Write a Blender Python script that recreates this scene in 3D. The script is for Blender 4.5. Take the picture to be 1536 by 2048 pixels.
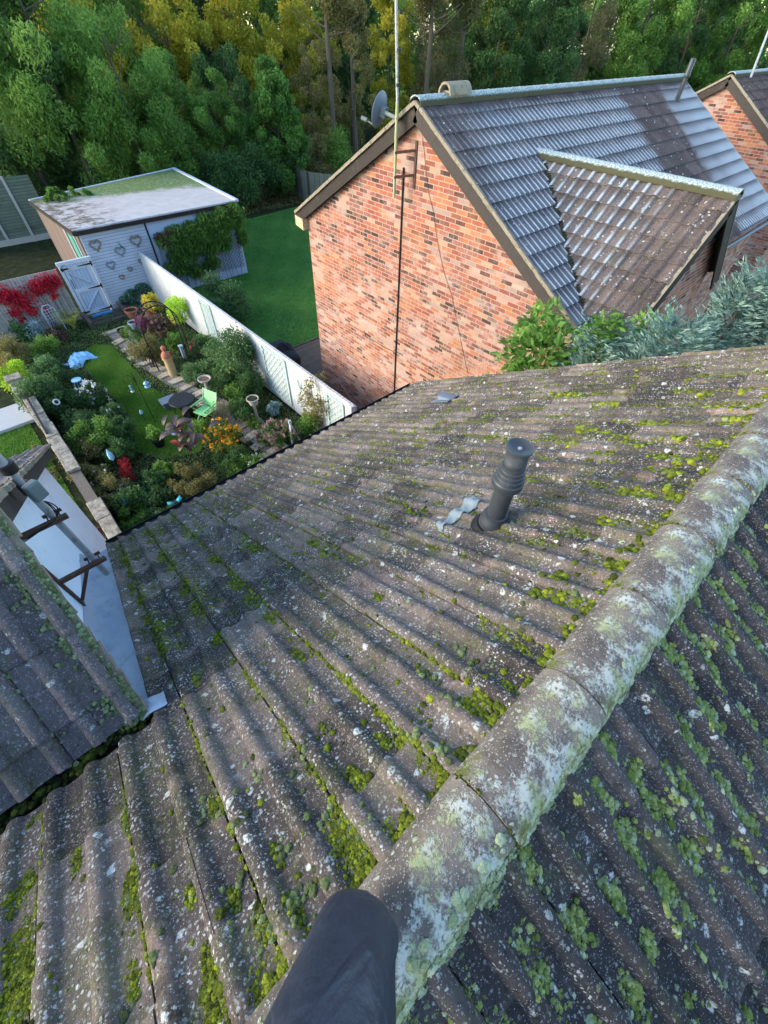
import bpy, bmesh, math, random
import numpy as np
from mathutils import Vector, Matrix
random.seed(7); RNG = np.random.default_rng(7)
scene = bpy.context.scene
for o in list(bpy.data.objects): bpy.data.objects.remove(o)
CH = 8.2                                   # camera height over the ground
# ---------------------------------------------------------------- camera
CR = Matrix(((0.7373377580390471, -0.6750894705720668, 0.024232979442868317),
             (0.5078414817649034, 0.5776097852031491, 0.6391118567484093),
             (-0.4454548910594417, -0.45893479140320004, 0.7687319411023079)))   # rows: right, up, back
FPX = 823.5886
cam = bpy.data.cameras.new('camera'); camo = bpy.data.objects.new('camera', cam)
scene.collection.objects.link(camo); scene.camera = camo
cam.sensor_fit = 'HORIZONTAL'; cam.sensor_width = 36.0; cam.lens = FPX / 1536 * 36.0
cam.clip_start = 0.02; cam.clip_end = 500
m4 = CR.transposed().to_4x4(); m4.translation = (0, 0, CH); camo.matrix_world = m4
# ---------------------------------------------------------------- world, sun, exposure
SUN_AZ = math.radians(-60)      # measured from +Y towards +X
SUN_EL = math.radians(20)
world = bpy.data.worlds.new("World"); scene.world = world; world.use_nodes = True
wn = world.node_tree.nodes; wl = world.node_tree.links
sky = wn.new('ShaderNodeTexSky'); sky.sky_type = 'NISHITA'; sky.sun_disc = False
sky.sun_elevation = SUN_EL; sky.sun_rotation = SUN_AZ; sky.dust_density = 0.6; sky.ozone_density = 1.6
bg = wn['Background']; bg.inputs['Strength'].default_value = 0.15
wl.new(sky.outputs[0], bg.inputs[0])
sd = bpy.data.lights.new('sun', 'SUN'); sd.energy = 1.2; sd.angle = math.radians(30); sd.color = (1.0, 0.83, 0.62)
so = bpy.data.objects.new('sun', sd); scene.collection.objects.link(so)
sdir = Vector((math.sin(SUN_AZ) * math.cos(SUN_EL), math.cos(SUN_AZ) * math.cos(SUN_EL), math.sin(SUN_EL)))
so.rotation_euler = sdir.to_track_quat('Z', 'Y').to_euler(); so.location = (0, 0, 30)
scene.view_settings.view_transform = 'Standard'; scene.view_settings.look = 'None'
scene.view_settings.exposure = 2.0; scene.view_settings.gamma = 1.0
scene.render.engine = 'CYCLES'
scene.render.resolution_x = 768; scene.render.resolution_y = 1024
COL = scene.collection
# ---------------------------------------------------------------- ray helpers (photo pixel -> point on a real plane)
def ray(px, py):
    c = Vector(((px - 768) / FPX, -(py - 1024) / FPX, -1.0)); return CR.transposed() @ c
def P(px, py, z=0.0):
    d = ray(px, py); t = (z - CH) / d.z; return Vector((d.x * t, d.y * t, z))
def PX(px, py, x): d = ray(px, py); t = x / d.x; return Vector((x, d.y * t, CH + d.z * t))
def PY(px, py, y): d = ray(px, py); t = y / d.y; return Vector((d.x * t, y, CH + d.z * t))
KP = 0.582; APY = -0.15; APZ = CH - 1.43      # main roof: pitch tangent, apex y, apex z
def PR(px, py):                               # point on the main slope (facing the garden)
    d = ray(px, py); t = (APZ - CH + KP * APY) / (d.z + KP * d.y); return Vector((d.x * t, d.y * t, CH + d.z * t))
def PR2(px, py):                              # point on the rear slope
    d = ray(px, py); t = (APZ - CH - KP * APY) / (d.z - KP * d.y); return Vector((d.x * t, d.y * t, CH + d.z * t))
# ---------------------------------------------------------------- object helpers
def tag(o, label=None, cat=None, group=None, kind=None):
    if label: o['label'] = label
    if cat: o['category'] = cat
    if group: o['group'] = group
    if kind: o['kind'] = kind
    return o
def thing(name, label, cat, loc=(0, 0, 0), group=None, rz=0):
    o = bpy.data.objects.new(name, None); COL.objects.link(o); o.location = loc; o.rotation_euler = (0, 0, rz)
    o.empty_display_size = .1
    return tag(o, label, cat, group)
def link(name, me, mat, parent=None, world_space=False):
    o = bpy.data.objects.new(name, me); COL.objects.link(o)
    if mat is not None:
        for m in (mat if isinstance(mat, (list, tuple)) else [mat]): me.materials.append(m)
    if parent is not None: o.parent = parent
    if parent is not None and world_space:
        bpy.context.view_layer.update()
        o.matrix_parent_inverse = parent_world(parent).inverted()
    return o
def parent_world(p):
    m = Matrix.LocRotScale(p.location, p.rotation_euler, p.scale)
    if p.parent is not None: m = parent_world(p.parent) @ p.matrix_parent_inverse @ m
    return m
class MB:
    """collects simple shapes into one mesh"""
    def __init__(s): s.v = []; s.f = []; s.sm = []
    def add(s, vs, fs, smooth=False):
        b = len(s.v); s.v += [tuple(v) for v in vs]; s.f += [tuple(b + i for i in f) for f in fs]; s.sm += [smooth] * len(fs); return s
    def box(s, c, d, R=None):
        x, y, z = d[0] / 2, d[1] / 2, d[2] / 2
        vs = [Vector((i * x, j * y, k * z)) for i in (-1, 1) for j in (-1, 1) for k in (-1, 1)]
        if R is not None: vs = [R @ v for v in vs]
        vs = [v + Vector(c) for v in vs]
        return s.add(vs, [(0, 1, 3, 2), (4, 6, 7, 5), (0, 4, 5, 1), (2, 3, 7, 6), (0, 2, 6, 4), (1, 5, 7, 3)])
    def bar(s, a, b, w, h, up=(0, 0, 1)):
        a = Vector(a); b = Vector(b); d = (b - a); L = d.length; d.normalize(); up = Vector(up)
        if abs(d.dot(up)) > .98: up = Vector((0, 1, 0))
        sx = d.cross(up).normalized(); sz = sx.cross(d).normalized()
        R = Matrix((sx, d, sz)).transposed(); return s.box((a + b) / 2, (w, L, h), R)
    def prism(s, poly, ext):      # poly: list of 3d points, extruded by ext vector
        n = len(poly); e = Vector(ext); vs = [Vector(p) for p in poly]; vs += [v + e for v in vs]
        fs = [tuple(range(n))[::-1], tuple(range(n, 2 * n))] + [(i, (i + 1) % n, n + (i + 1) % n, n + i) for i in range(n)]
        return s.add(vs, fs)
    def tube(s, pts, r, n=8, caps=True):
        pts = [Vector(p) for p in pts]; rr = r if isinstance(r, (list, tuple)) else [r] * len(pts)
        vs = []; fs = []; prev = None
        for i, p in enumerate(pts):
            d = (pts[min(i + 1, len(pts) - 1)] - pts[max(i - 1, 0)]).normalized()
            if prev is None:
                a = Vector((0, 0, 1)) if abs(d.z) < .9 else Vector((1, 0, 0)); x = d.cross(a).normalized()
            else: x = (prev - d * prev.dot(d)).normalized()
            prev = x; y = d.cross(x)
            for k in range(n):
                t = 2 * math.pi * k / n; vs.append(p + (x * math.cos(t) + y * math.sin(t)) * rr[i])
        for i in range(len(pts) - 1):
            for k in range(n):
                a = i * n + k; b = i * n + (k + 1) % n; fs.append((a, b, b + n, a + n))
        if caps: fs.append(tuple(range(n))[::-1]); fs.append(tuple(range((len(pts) - 1) * n, len(pts) * n)))
        return s.add(vs, fs, True)
    def lathe(s, prof, c=(0, 0, 0), n=24, R=None):
        vs = []; fs = []; c = Vector(c)
        for r, z in prof:
            for k in range(n):
                t = 2 * math.pi * k / n; v = Vector((r * math.cos(t), r * math.sin(t), z))
                if R is not None: v = R @ v
                vs.append(v + c)
        for i in range(len(prof) - 1):
            for k in range(n):
                a = i * n + k; b = i * n + (k + 1) % n; fs.append((a, b, b + n, a + n))
        fs.append(tuple(range(n))[::-1]); fs.append(tuple(range((len(prof) - 1) * n, len(prof) * n)))
        return s.add(vs, fs, True)
    def mesh(s, name):
        me = bpy.data.meshes.new(name); me.from_pydata(s.v, [], s.f); me.validate()
        if len(me.polygons) == len(s.sm): me.polygons.foreach_set('use_smooth', s.sm)
        me.set_sharp_from_angle(angle=math.radians(38)); me.update(); return me
    def build(s, name, mat, parent=None): return link(name, s.mesh(name), mat, parent, world_space=parent is not None)
def npmesh(name, V, F, smooth=True, attr=None, sharp=None):
    me = bpy.data.meshes.new(name); V = np.asarray(V, np.float32); F = np.asarray(F, np.int32)
    me.vertices.add(len(V)); me.vertices.foreach_set('co', V.ravel())
    k = F.shape[1]; me.loops.add(F.size); me.loops.foreach_set('vertex_index', F.ravel())
    me.polygons.add(len(F)); me.polygons.foreach_set('loop_start', np.arange(0, F.size, k, dtype=np.int32))
    me.polygons.foreach_set('loop_total', np.full(len(F), k, np.int32))
    me.polygons.foreach_set('use_smooth', np.full(len(F), smooth, bool))
    me.update(calc_edges=True)
    if attr is not None:
        a = me.attributes.new('tint', 'FLOAT', 'FACE'); a.data.foreach_set('value', np.asarray(attr, np.float32))
    if sharp: me.set_sharp_from_angle(angle=sharp)
    return me
# ---------------------------------------------------------------- material helpers
class NT:
    def __init__(s, name):
        s.m = bpy.data.materials.new(name); s.m.use_nodes = True; s.t = s.m.node_tree; s.n = s.t.nodes; s.b = s.n['Principled BSDF']; s.out = s.n['Material Output']
    def N(s, ty, ins=None, **kw):
        n = s.n.new('ShaderNode' + ty)
        for k, v in kw.items(): setattr(n, k, v)
        for k, v in (ins or {}).items(): s.set(n, k, v)
        return n
    def set(s, n, k, v):
        if hasattr(v, 'is_output') or isinstance(v, bpy.types.NodeSocket): s.t.links.new(v, n.inputs[k])
        elif isinstance(v, bpy.types.Node): s.t.links.new(v.outputs[0], n.inputs[k])
        else:
            i = n.inputs[k]
            if isinstance(v, (tuple, list)) and len(v) == 3 and i.type == 'RGBA': v = (*v, 1)
            i.default_value = v
    def co(s, kind='Object'): return s.N('TexCoord').outputs[kind]
    def noise(s, vec, scale, detail=3, rough=.55, dist=0): return s.N('TexNoise', {'Vector': vec, 'Scale': scale, 'Detail': detail, 'Roughness': rough, 'Distortion': dist}).outputs[0]
    def vor(s, vec, scale, out=0, rnd=1): return s.N('TexVoronoi', {'Vector': vec, 'Scale': scale, 'Randomness': rnd}).outputs[out]
    def math(s, op, a, b=0.0, c=None, clamp=False):
        n = s.N('Math', {0: a, 1: b}, operation=op, use_clamp=clamp)
        if c is not None: s.set(n, 2, c)
        return n.outputs[0]
    def ramp(s, fac, stops, interp='LINEAR'):
        n = s.N('ValToRGB', {0: fac}); cr = n.color_ramp; cr.interpolation = interp
        while len(cr.elements) > 1: cr.elements.remove(cr.elements[-1])
        for i, (p, c) in enumerate(stops):
            e = cr.elements[0] if i == 0 else cr.elements.new(p)
            e.position = p; e.color = (*c, 1) if len(c) == 3 else c
        return n.outputs[0]
    def step(s, fac, a, b):       # smooth mask 0..1 between a and b
        n = s.N('MapRange', {0: fac, 1: a, 2: b, 3: 0.0, 4: 1.0}); n.interpolation_type = 'SMOOTHSTEP'; return n.outputs[0]
    def mix(s, fac, a, b, mode='MIX'):
        n = s.N('Mix', data_type='RGBA', blend_type=mode); s.set(n, 0, fac)
        for i, v in ((6, a), (7, b)):
            if isinstance(v, (tuple, list)): n.inputs[i].default_value = (*v[:3], 1)
            else: s.t.links.new(v, n.inputs[i])
        return n.outputs[2]
    def sep(s, v): return s.N('SeparateXYZ', {0: v}).outputs
    def comb(s, x, y, z): return s.N('CombineXYZ', {0: x, 1: y, 2: z}).outputs[0]
    def bump(s, h, strength=.5, dist=.01, prev=None):
        n = s.N('Bump', {'Height': h, 'Strength': strength, 'Distance': dist})
        if prev is not None: s.set(n, 'Normal', prev)
        return n.outputs[0]
    def fin(s, col=None, rough=.8, normal=None, spec=.3, metal=0):
        b = s.b
        if col is not None: s.set(b, 'Base Color', col)
        s.set(b, 'Roughness', rough); b.inputs['Specular IOR Level'].default_value = spec; b.inputs['Metallic'].default_value = metal
        if normal is not None: s.set(b, 'Normal', normal)
        return s.m
def plain(name, c, rough=.7, var=.25, scale=8, bump=.15, metal=0, spec=.3, dirt=None):
    """weathered single-colour surface"""
    t = NT(name); co = t.co(); n = t.noise(co, scale, 5, .6); n2 = t.noise(co, scale * 7, 3, .6)
    lo = tuple(x * (1 - var) for x in c); hi = tuple(min(1, x * (1 + var)) for x in c)
    col = t.mix(t.math('ADD', t.math('MULTIPLY', n, .6), t.math('MULTIPLY', n2, .4)), lo, hi)
    if dirt: col = t.mix(t.step(t.noise(co, scale * .6, 6, .7), .52, .7), col, dirt)
    return t.fin(col, rough, t.bump(n2, bump, .01), spec, metal)
# ================================================================= MATERIALS
def tile_mat(name, A, B, TW, gauge, lichen=.5, mossy=.4, frost=None, wear=None, grit=1.0, pink=None):
    """concrete tile: sanded surface, lichen rosettes, moss film by the seams.  Object coords: x across, y down the slope, z height"""
    t = NT(name); co = t.co(); s = t.sep(co); u, v = s[0], s[1]
    tid = t.comb(t.math('FLOOR', t.math('DIVIDE', u, TW)), t.math('FLOOR', t.math('DIVIDE', v, gauge)), 0.0)
    rnd = t.N('TexWhiteNoise', {'Vector': tid}, noise_dimensions='2D').outputs[0]
    big = t.noise(co, 1.3, 4, .6); mid = t.noise(co, 9, 5, .65)
    f = t.math('ADD', t.math('MULTIPLY', rnd, .35), t.math('ADD', t.math('MULTIPLY', big, .45), t.math('MULTIPLY', mid, .35)))
    col = t.mix(t.step(f, .32, .88), A, B)
    bl_ = t.noise(co, 24, 6, .8); col = t.mix(t.math('MULTIPLY', t.step(bl_, .46, .34), .7), col, tuple(x * .35 for x in A))
    col = t.mix(t.math('MULTIPLY', t.step(t.noise(co, 31, 5, .78), .56, .68), .4 * grit), col, tuple(min(1, x * 1.7) for x in B))
    if pink:
        col = t.mix(t.math('MULTIPLY', t.step(t.noise(co, 4.0, 4, .6), .56, .74), .55), col, pink)
    # sand grains, pale and dark
    g = t.vor(co, 230, 0); gm = t.vor(co, 230, 1); gr = t.sep(gm)[0]
    col = t.mix(t.math('MULTIPLY', t.math('MULTIPLY', t.step(gr, .80, .9), t.step(g, .5, .2)), .55 * grit), col, (.62, .60, .58))
    dk = t.noise(co, 120, 3, .7); col = t.mix(t.math('MULTIPLY', t.step(dk, .56, .72), .6 * grit), col, tuple(x * .3 for x in A))
    # lichen: crust patches of many small rosettes
    wv = t.N('VectorMath', {0: co, 1: t.N('VectorMath', {0: t.N('TexNoise', {'Vector': co, 'Scale': 60.0, 'Detail': 3.0}).outputs[1], 3: .012}, operation='SCALE').outputs[0]}, operation='ADD').outputs[0]
    wv2 = t.N('VectorMath', {0: wv, 1: t.N('VectorMath', {0: t.N('TexNoise', {'Vector': co, 'Scale': 22.0, 'Detail': 5.0}).outputs[1], 3: .05}, operation='SCALE').outputs[0]}, operation='ADD').outputs[0]
    lm = t.step(t.noise(co, 5.5, 5, .7), .62 - .22 * lichen, .80 - .2 * lichen)
    r1 = t.math('MULTIPLY', t.step(t.vor(wv, 75, 0), .42, .26), t.step(t.sep(t.vor(wv, 75, 1))[0], .92 - .5 * lichen, .97 - .5 * lichen))
    r2 = t.math('MULTIPLY', t.math('MULTIPLY', t.step(t.vor(wv2, 19, 0), .34, .26), t.step(t.noise(co, 90, 3, .7), .36, .5)), t.step(t.sep(t.vor(wv2, 19, 1))[1], .95 - .12 * lichen, .96 - .12 * lichen))
    crust = t.math('MULTIPLY', t.step(t.noise(wv, 38, 4, .75), .56, .66), lm)
    lic = t.math('MAXIMUM', t.math('MULTIPLY', r1, t.math('ADD', t.math('MULTIPLY', lm, .8), .2)), t.math('MAXIMUM', r2, crust), clamp=True)
    col = t.mix(t.math('MULTIPLY', lic, .85), col, t.mix(t.noise(co, 30, 2), (.42, .43, .40), (.66, .72, .68)))
    # moss film: near seams and in the pans
    du = t.math('FRACT', t.math('DIVIDE', u, TW)); nearseam = t.step(t.math('ABSOLUTE', t.math('SUBTRACT', du, .5)), .44, .5)
    mm = t.math('MULTIPLY', t.step(t.noise(co, 3.2, 5, .75), .68 - .25 * mossy, .82 - .25 * mossy), t.math('ADD', t.math('MULTIPLY', nearseam, .6), .32))
    mm = t.math('MULTIPLY', mm, t.step(t.noise(co, 55, 3, .7), .38, .58))
    col = t.mix(mm, col, t.mix(t.noise(co, 25, 2), (.05, .065, .012), (.16, .19, .03)))
    if frost: col = frost(t, co, u, v, col)
    if wear: col = wear(t, co, u, v, col)
    h = t.math('ADD', t.math('MULTIPLY', t.noise(co, 260, 3, .7), .5), t.math('MULTIPLY', t.noise(co, 40, 4, .65), 1.1))
    h = t.math('ADD', h, t.math('MULTIPLY', lic, .35)); h = t.math('ADD', h, t.math('MULTIPLY', mm, .8))
    return t.fin(col, .93, t.bump(h, 1.0, .006), .18)
TW = .295; GA = .335
M = {}
M['tile'] = tile_mat('weathered concrete tile', (.034, .030, .028), (.175, .143, .122), TW, GA, .85, .85, pink=(.36, .24, .20))
M['tile_rear'] = tile_mat('shaded concrete tile', (.030, .029, .032), (.085, .075, .074), TW, GA, .6, .6)  # darker, bluer copy of the tile: the unlit slope's shade is in its colours
M['tile_wing'] = tile_mat('wing concrete tile', (.085, .075, .074), (.17, .15, .15), TW, GA, .55, .75)
def ridge_mat():
    t = NT('lichen covered ridge'); co = t.co(); s = t.sep(co)
    col = t.mix(t.step(t.noise(co, 7, 5, .65), .3, .75), (.075, .064, .056), (.22, .19, .16))
    g = t.vor(co, 210, 0); gr = t.sep(t.vor(co, 210, 1))[0]
    col = t.mix(t.math('MULTIPLY', t.math('MULTIPLY', t.step(gr, .7, .85), t.step(g, .5, .2)), .6), col, (.6, .57, .52))
    wv = t.N('VectorMath', {0: co, 1: t.N('VectorMath', {0: t.N('TexNoise', {'Vector': co, 'Scale': 45.0, 'Detail': 4.0}).outputs[1], 3: .02}, operation='SCALE').outputs[0]}, operation='ADD').outputs[0]
    side = t.step(s[1], .11, -.13)          # heavier towards the rear (colder) side
    n = t.math('ADD', t.noise(wv, 8, 6, .78), t.math('MULTIPLY', side, .12))
    lic = t.step(n, .53, .63); sp = t.math('MULTIPLY', t.step(t.vor(wv, 48, 0), .40, .28), t.step(t.sep(t.vor(wv, 48, 1))[0], .55, .6))
    lic = t.math('MAXIMUM', lic, t.math('MULTIPLY', sp, .8)); lic = t.math('MULTIPLY', lic, t.step(t.noise(co, 70, 3, .7), .30, .48))
    lc = t.mix(t.step(t.noise(co, 14, 3), .4, .62), (.46, .49, .44), (.31, .36, .18)); col = t.mix(t.math('MULTIPLY', lic, .88), col, lc)
    mo = t.math('MULTIPLY', t.step(t.noise(co, 12, 5, .78), .50, .62), t.step(t.math('ABSOLUTE', s[1]), .055, .115))
    col = t.mix(mo, col, (.12, .13, .03))
    h = t.math('ADD', t.math('MULTIPLY', t.noise(co, 180, 4, .7), .6), t.math('ADD', lic, t.noise(co, 25, 4)))
    return t.fin(col, .92, t.bump(h, .8, .005), .2)
M['ridge'] = ridge_mat()
def frost_main(t, co, u, v, col):
    # rime on the raised ribs and lower edges, bare brown where the roof is warm
    fu = t.math('FRACT', t.math('DIVIDE', u, .145)); fv = t.math('FRACT', t.math('DIVIDE', v, .352))
    rib = t.math('MAXIMUM', t.step(t.math('ABSOLUTE', t.math('SUBTRACT', fu, .12)), .17, .05), .26)
    n = t.noise(co, 1.4, 5, .7)
    x = t.math('MULTIPLY', u, -1.0)           # metres from the near gable
    xb = t.math('ADD', t.math('ADD', x, t.math('MULTIPLY', v, .25)), t.math('MULTIPLY', t.math('SUBTRACT', n, .5), 1.2)); band = t.math('MULTIPLY', t.step(xb, 6.4, 6.9), t.step(xb, 9.0, 8.6))
    near = t.step(t.math('ADD', x, t.math('MULTIPLY', v, .55)), 1.9, .7)
    top = t.step(v, .45, .2)
    bare = t.math('MAXIMUM', t.math('MAXIMUM', band, t.math('MULTIPLY', near, .85)), t.math('MAXIMUM', top, t.step(n, .62, .74)))
    f = t.math('MULTIPLY', t.math('MULTIPLY', rib, t.math('SUBTRACT', 1.0, bare)), t.math('ADD', .35, t.math('MULTIPLY', t.step(fv, .05, .7), .75)))
    far = t.step(x, 9, 10); f = t.math('MULTIPLY', f, t.math('ADD', .75, t.math('MULTIPLY', far, .4)))
    return t.mix(t.math('MULTIPLY', f, t.step(t.noise(co, 40, 3, .6), .2, .5), clamp=True), col, (.40, .49, .56))
def frost_wing(t, co, u, v, col):
    fu = t.math('FRACT', t.math('DIVIDE', u, .2)); rib = t.math('MAXIMUM', t.step(t.math('ABSOLUTE', t.math('SUBTRACT', fu, .42)), .20, .04), .1)
    bare = t.math('MAXIMUM', t.step(t.math('ADD', u, t.math('MULTIPLY', v, .1)), 1.4, .7), t.step(t.noise(co, 1.6, 5, .7), .60, .72))
    f = t.math('MULTIPLY', t.math('MULTIPLY', rib, t.math('SUBTRACT', 1.0, bare)), t.math('ADD', .15, t.math('MULTIPLY', t.step(t.math('FRACT', t.math('DIVIDE', v, .31)), .1, .75), .95)))
    return t.mix(t.math('MULTIPLY', f, t.step(t.noise(co, 40, 3), .2, .5)), col, (.32, .39, .44))
M['ntile'] = tile_mat('frosted interlocking tile', (.055, .045, .045), (.12, .095, .09), .29, .352, .35, .25, frost=frost_main, grit=.6)
M['ntile_wing'] = tile_mat('frosted roll tile', (.055, .045, .043), (.13, .10, .09), .2, .31, .55, .6, frost=frost_wing, grit=.6)
M['ntile_dark'] = tile_mat('dark brown roof tile', (.06, .045, .042), (.12, .09, .08), .29, .352, .3, .2, grit=.6)
def brick_mat(name, ax, tint=1.0, pale=.5):
    t = NT(name); s = t.sep(t.co('Object')); x = s[ax]; z = s[2]
    BW, RH = .245, .0795
    vec = t.comb(x, z, 0.0)
    wob = t.N('VectorMath', {0: vec, 1: t.N('VectorMath', {0: t.N('TexNoise', {'Vector': vec, 'Scale': 9.0, 'Detail': 2.0}).outputs[1], 3: .006}, operation='SCALE').outputs[0]}, operation='ADD').outputs[0]
    br = t.N('TexBrick', {'Vector': wob, 'Scale': 1.0, 'Mortar Size': .009, 'Mortar Smooth': .25, 'Brick Width': BW, 'Row Height': RH, 'Color1': (1, 1, 1, 1), 'Color2': (1, 1, 1, 1), 'Mortar': (0, 0, 0, 1)})
    mort = br.outputs[1]
    w = t.sep(wob); row = t.math('FLOOR', t.math('DIVIDE', w[1], RH))
    par = t.math('FLOORED_MODULO', row, 2.0); off = t.math('MULTIPLY', t.math('SUBTRACT', 1.0, par), BW * .5)
    coln = t.math('FLOOR', t.math('DIVIDE', t.math('ADD', w[0], off), BW))
    wn_ = t.N('TexWhiteNoise', {'Vector': t.comb(coln, row, 0.0)}, noise_dimensions='2D'); r = wn_.outputs[0]
    pal = [(0, (.05, .03, .028)), (.07, (.10, .048, .04)), (.16, (.20, .075, .055)), (.30, (.28, .088, .058)), (.44, (.36, .115, .065)), (.58, (.26, .085, .066)), (.70, (.42, .165, .075)), (.82, (.33, .125, .09)), (.89, (.42, .29, .19)), (.95, (.34, .25, .21))]
    bc = t.ramp(r, pal, 'CONSTANT')
    bc = t.mix(t.math('MULTIPLY', t.noise(vec, 60, 4, .7), .45), bc, (.10, .05, .045)) 
    g2 = t.sep(wn_.outputs[1])[1]; cl = t.step(t.math('ADD', t.noise(vec, .8, 4, .7), t.math('MULTIPLY', t.step(z, 6.5, 3.0), .10)), .50, .62)
    bc = t.mix(t.math('MULTIPLY', t.math('MULTIPLY', cl, t.step(g2, .58, .68)), .6), bc, (.44, .33, .28))
    bc = t.mix(t.math('MULTIPLY', t.step(t.noise(vec, .7, 3, .6, .5), .52, .66), .30), bc, (.52, .22, .09))
    # lime bloom and paint splashes smeared over the courses
    bl = t.math('MULTIPLY', t.step(t.noise(vec, 2.1, 7, .78), .45, .62), t.step(t.noise(vec, 26, 4, .7), .38, .58))
    lowz = t.step(z, 6.2, 3.6)
    bc = t.mix(t.math('MULTIPLY', bl, t.math('ADD', .25, t.math('MULTIPLY', lowz, pale * .8))), bc, (.46, .37, .33))
    mc = t.mix(t.noise(vec, 35, 3), (.28, .19, .14), (.44, .34, .26))
    col = t.mix(mort, bc, mc)
    h = t.math('ADD', t.math('MULTIPLY', t.math('SUBTRACT', 1.0, mort), 1.0), t.math('MULTIPLY', t.noise(vec, 90, 4, .7), .5))
    return t.fin(col, .9, t.bump(h, .7, .006), .2)
M['brick_y'] = brick_mat('red stock brick gable', 1); M['brick_x'] = brick_mat('red stock brick', 0, pale=.2)
def leaf_mat(name, dark, mid, light, trans=.35, rough=.55):
    t = NT(name); a = t.N('Attribute', attribute_name='tint').outputs['Fac']
    col = t.ramp(a, [(0, dark), (.5, mid), (1, light)])
    t.fin(col, rough, spec=.25)
    tr = t.N('BsdfTranslucent', {'Color': t.mix(.5, col, light)}); mx = t.N('MixShader', {0: trans, 1: t.b.outputs[0], 2: tr.outputs[0]})
    t.t.links.new(mx.outputs[0], t.out.inputs[0]); return t.m
L = {}
L['mid'] = leaf_mat('mid green leaves', (0.038, 0.094, 0.017), (0.109, 0.239, 0.041), (0.275, 0.450, 0.087))
L['dark'] = leaf_mat('dark green leaves', (0.019, 0.048, 0.016), (0.055, 0.128, 0.035), (0.131, 0.246, 0.072))
L['cool'] = leaf_mat('cool green leaves', (.026, .062, .022), (.075, .165, .055), (.18, .31, .11))
L['cypress'] = leaf_mat('fresh green leaves', (.035, .09, .018), (.085, .20, .035), (.18, .36, .07))
L['yellow'] = leaf_mat('yellow green leaves', (.10, .15, .015), (.32, .36, .04), (.80, .68, .10), .5)  # on the gold trees this leaf colour stands in for sunlight
L['lime'] = leaf_mat('lime leaves', (0.145, 0.290, 0.017), (0.362, 0.609, 0.043), (0.652, 0.850, 0.102), .45)
L['olive'] = leaf_mat('olive autumn leaves', (0.065, 0.080, 0.026), (0.174, 0.174, 0.058), (0.377, 0.319, 0.116), .4)
L['brown'] = leaf_mat('russet thin leaves', (.05, .06, .025), (.13, .13, .05), (.28, .24, .11), .3)
L['shade'] = leaf_mat('tall tree leaves', (.02, .05, .01), (.05, .11, .02), (.1, .18, .04), .3)
L['blue'] = leaf_mat('blue conifer sprays', (.05, .11, .09), (.12, .22, .185), (.28, .42, .36), .15)
L['red'] = leaf_mat('crimson creeper leaves', (0.174, 0.006, 0.017), (0.609, 0.017, 0.051), (0.850, 0.102, 0.116), .35)
L['maroon'] = leaf_mat('bronze leaves', (.03, .015, .016), (.10, .055, .05), (.22, .13, .11), .25)
L['fern'] = leaf_mat('yellowing fern', (.06, .11, .015), (.20, .26, .04), (.50, .50, .10), .4)
L['silver'] = leaf_mat('silver blue leaves', (.14, .24, .22), (.30, .42, .42), (.55, .68, .68), .2)
L['teal'] = leaf_mat('teal ivy leaves', (.03, .07, .05), (.08, .18, .12), (.20, .34, .24))
L['white'] = leaf_mat('white petals', (.5, .5, .45), (.75, .75, .72), (.85, .85, .82), .3)
L['orange'] = leaf_mat('orange daisies', (.5, .16, .01), (.75, .33, .015), (.85, .5, .04), .3)
L['pink'] = leaf_mat('magenta petals', (.25, .02, .10), (.45, .05, .20), (.62, .18, .35), .3)
L['dusty'] = leaf_mat('dusty pink flower heads', (.22, .10, .11), (.40, .22, .22), (.58, .38, .36), .3)
def moss_mat(name, dark, mid, light):
    t = NT(name); co = t.co(); a = t.N('Attribute', attribute_name='tint').outputs['Fac']
    a2 = t.math('ADD', a, t.math('MULTIPLY', t.math('SUBTRACT', t.noise(co, 160, 3, .7), .5), .5))
    col = t.ramp(a2, [(0, dark), (.5, mid), (1, light)])
    h = t.math('ADD', t.noise(co, 500, 3, .8), t.math('MULTIPLY', t.noise(co, 150, 3, .7), 1.6))
    return t.fin(col, .95, t.bump(h, 1.0, .005), .1)
M['moss'] = moss_mat('cushion moss', (.030, .042, .012), (.135, .175, .020), (.36, .42, .04))
M['mossg'] = moss_mat('grey green cushion moss', (.05, .06, .03), (.15, .20, .08), (.32, .40, .20))
M['lichen'] = moss_mat('mint lichen crust', (.12, .15, .06), (.34, .42, .22), (.60, .70, .50))
def grass_mat(name, A, B):
    t = NT(name); co = t.co(); n = t.noise(co, 1.1, 6, .7); n2 = t.noise(co, 45, 3, .7)
    col = t.mix(t.step(n, .3, .72), A, B); col = t.mix(t.math('MULTIPLY', n2, .5), col, tuple(x * .45 for x in A))
    return t.fin(col, .9, t.bump(t.noise(co, 120, 3, .8), 1.0, .03), .15)
M['lawn'] = grass_mat('short lawn', (.045, .15, .018), (.12, .26, .03))
M['lawn_far'] = grass_mat('neighbour lawn', (.06, .20, .035), (.12, .31, .055))
L['grass'] = leaf_mat('grass blades', (0.046, 0.160, 0.017), (0.131, 0.290, 0.038), (0.261, 0.435, 0.072), .3)
t = NT('dark garden soil'); co = t.co()
M['soil'] = t.fin(t.mix(t.step(t.noise(co, 3, 6, .7), .35, .7), (.018, .020, .010), (.040, .055, .020)), .95, t.bump(t.noise(co, 18, 5, .7), 1, .05), .1)
t = NT('gravel'); co = t.co()
M['gravel'] = t.fin(t.mix(t.sep(t.vor(co, 32, 1))[0], (.10, .085, .07), (.42, .37, .31)), .9, t.bump(t.vor(co, 32, 0), 1, .02), .2)
t = NT('buff paving stone'); co = t.co(); n = t.noise(co, 6, 6, .7)
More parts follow.
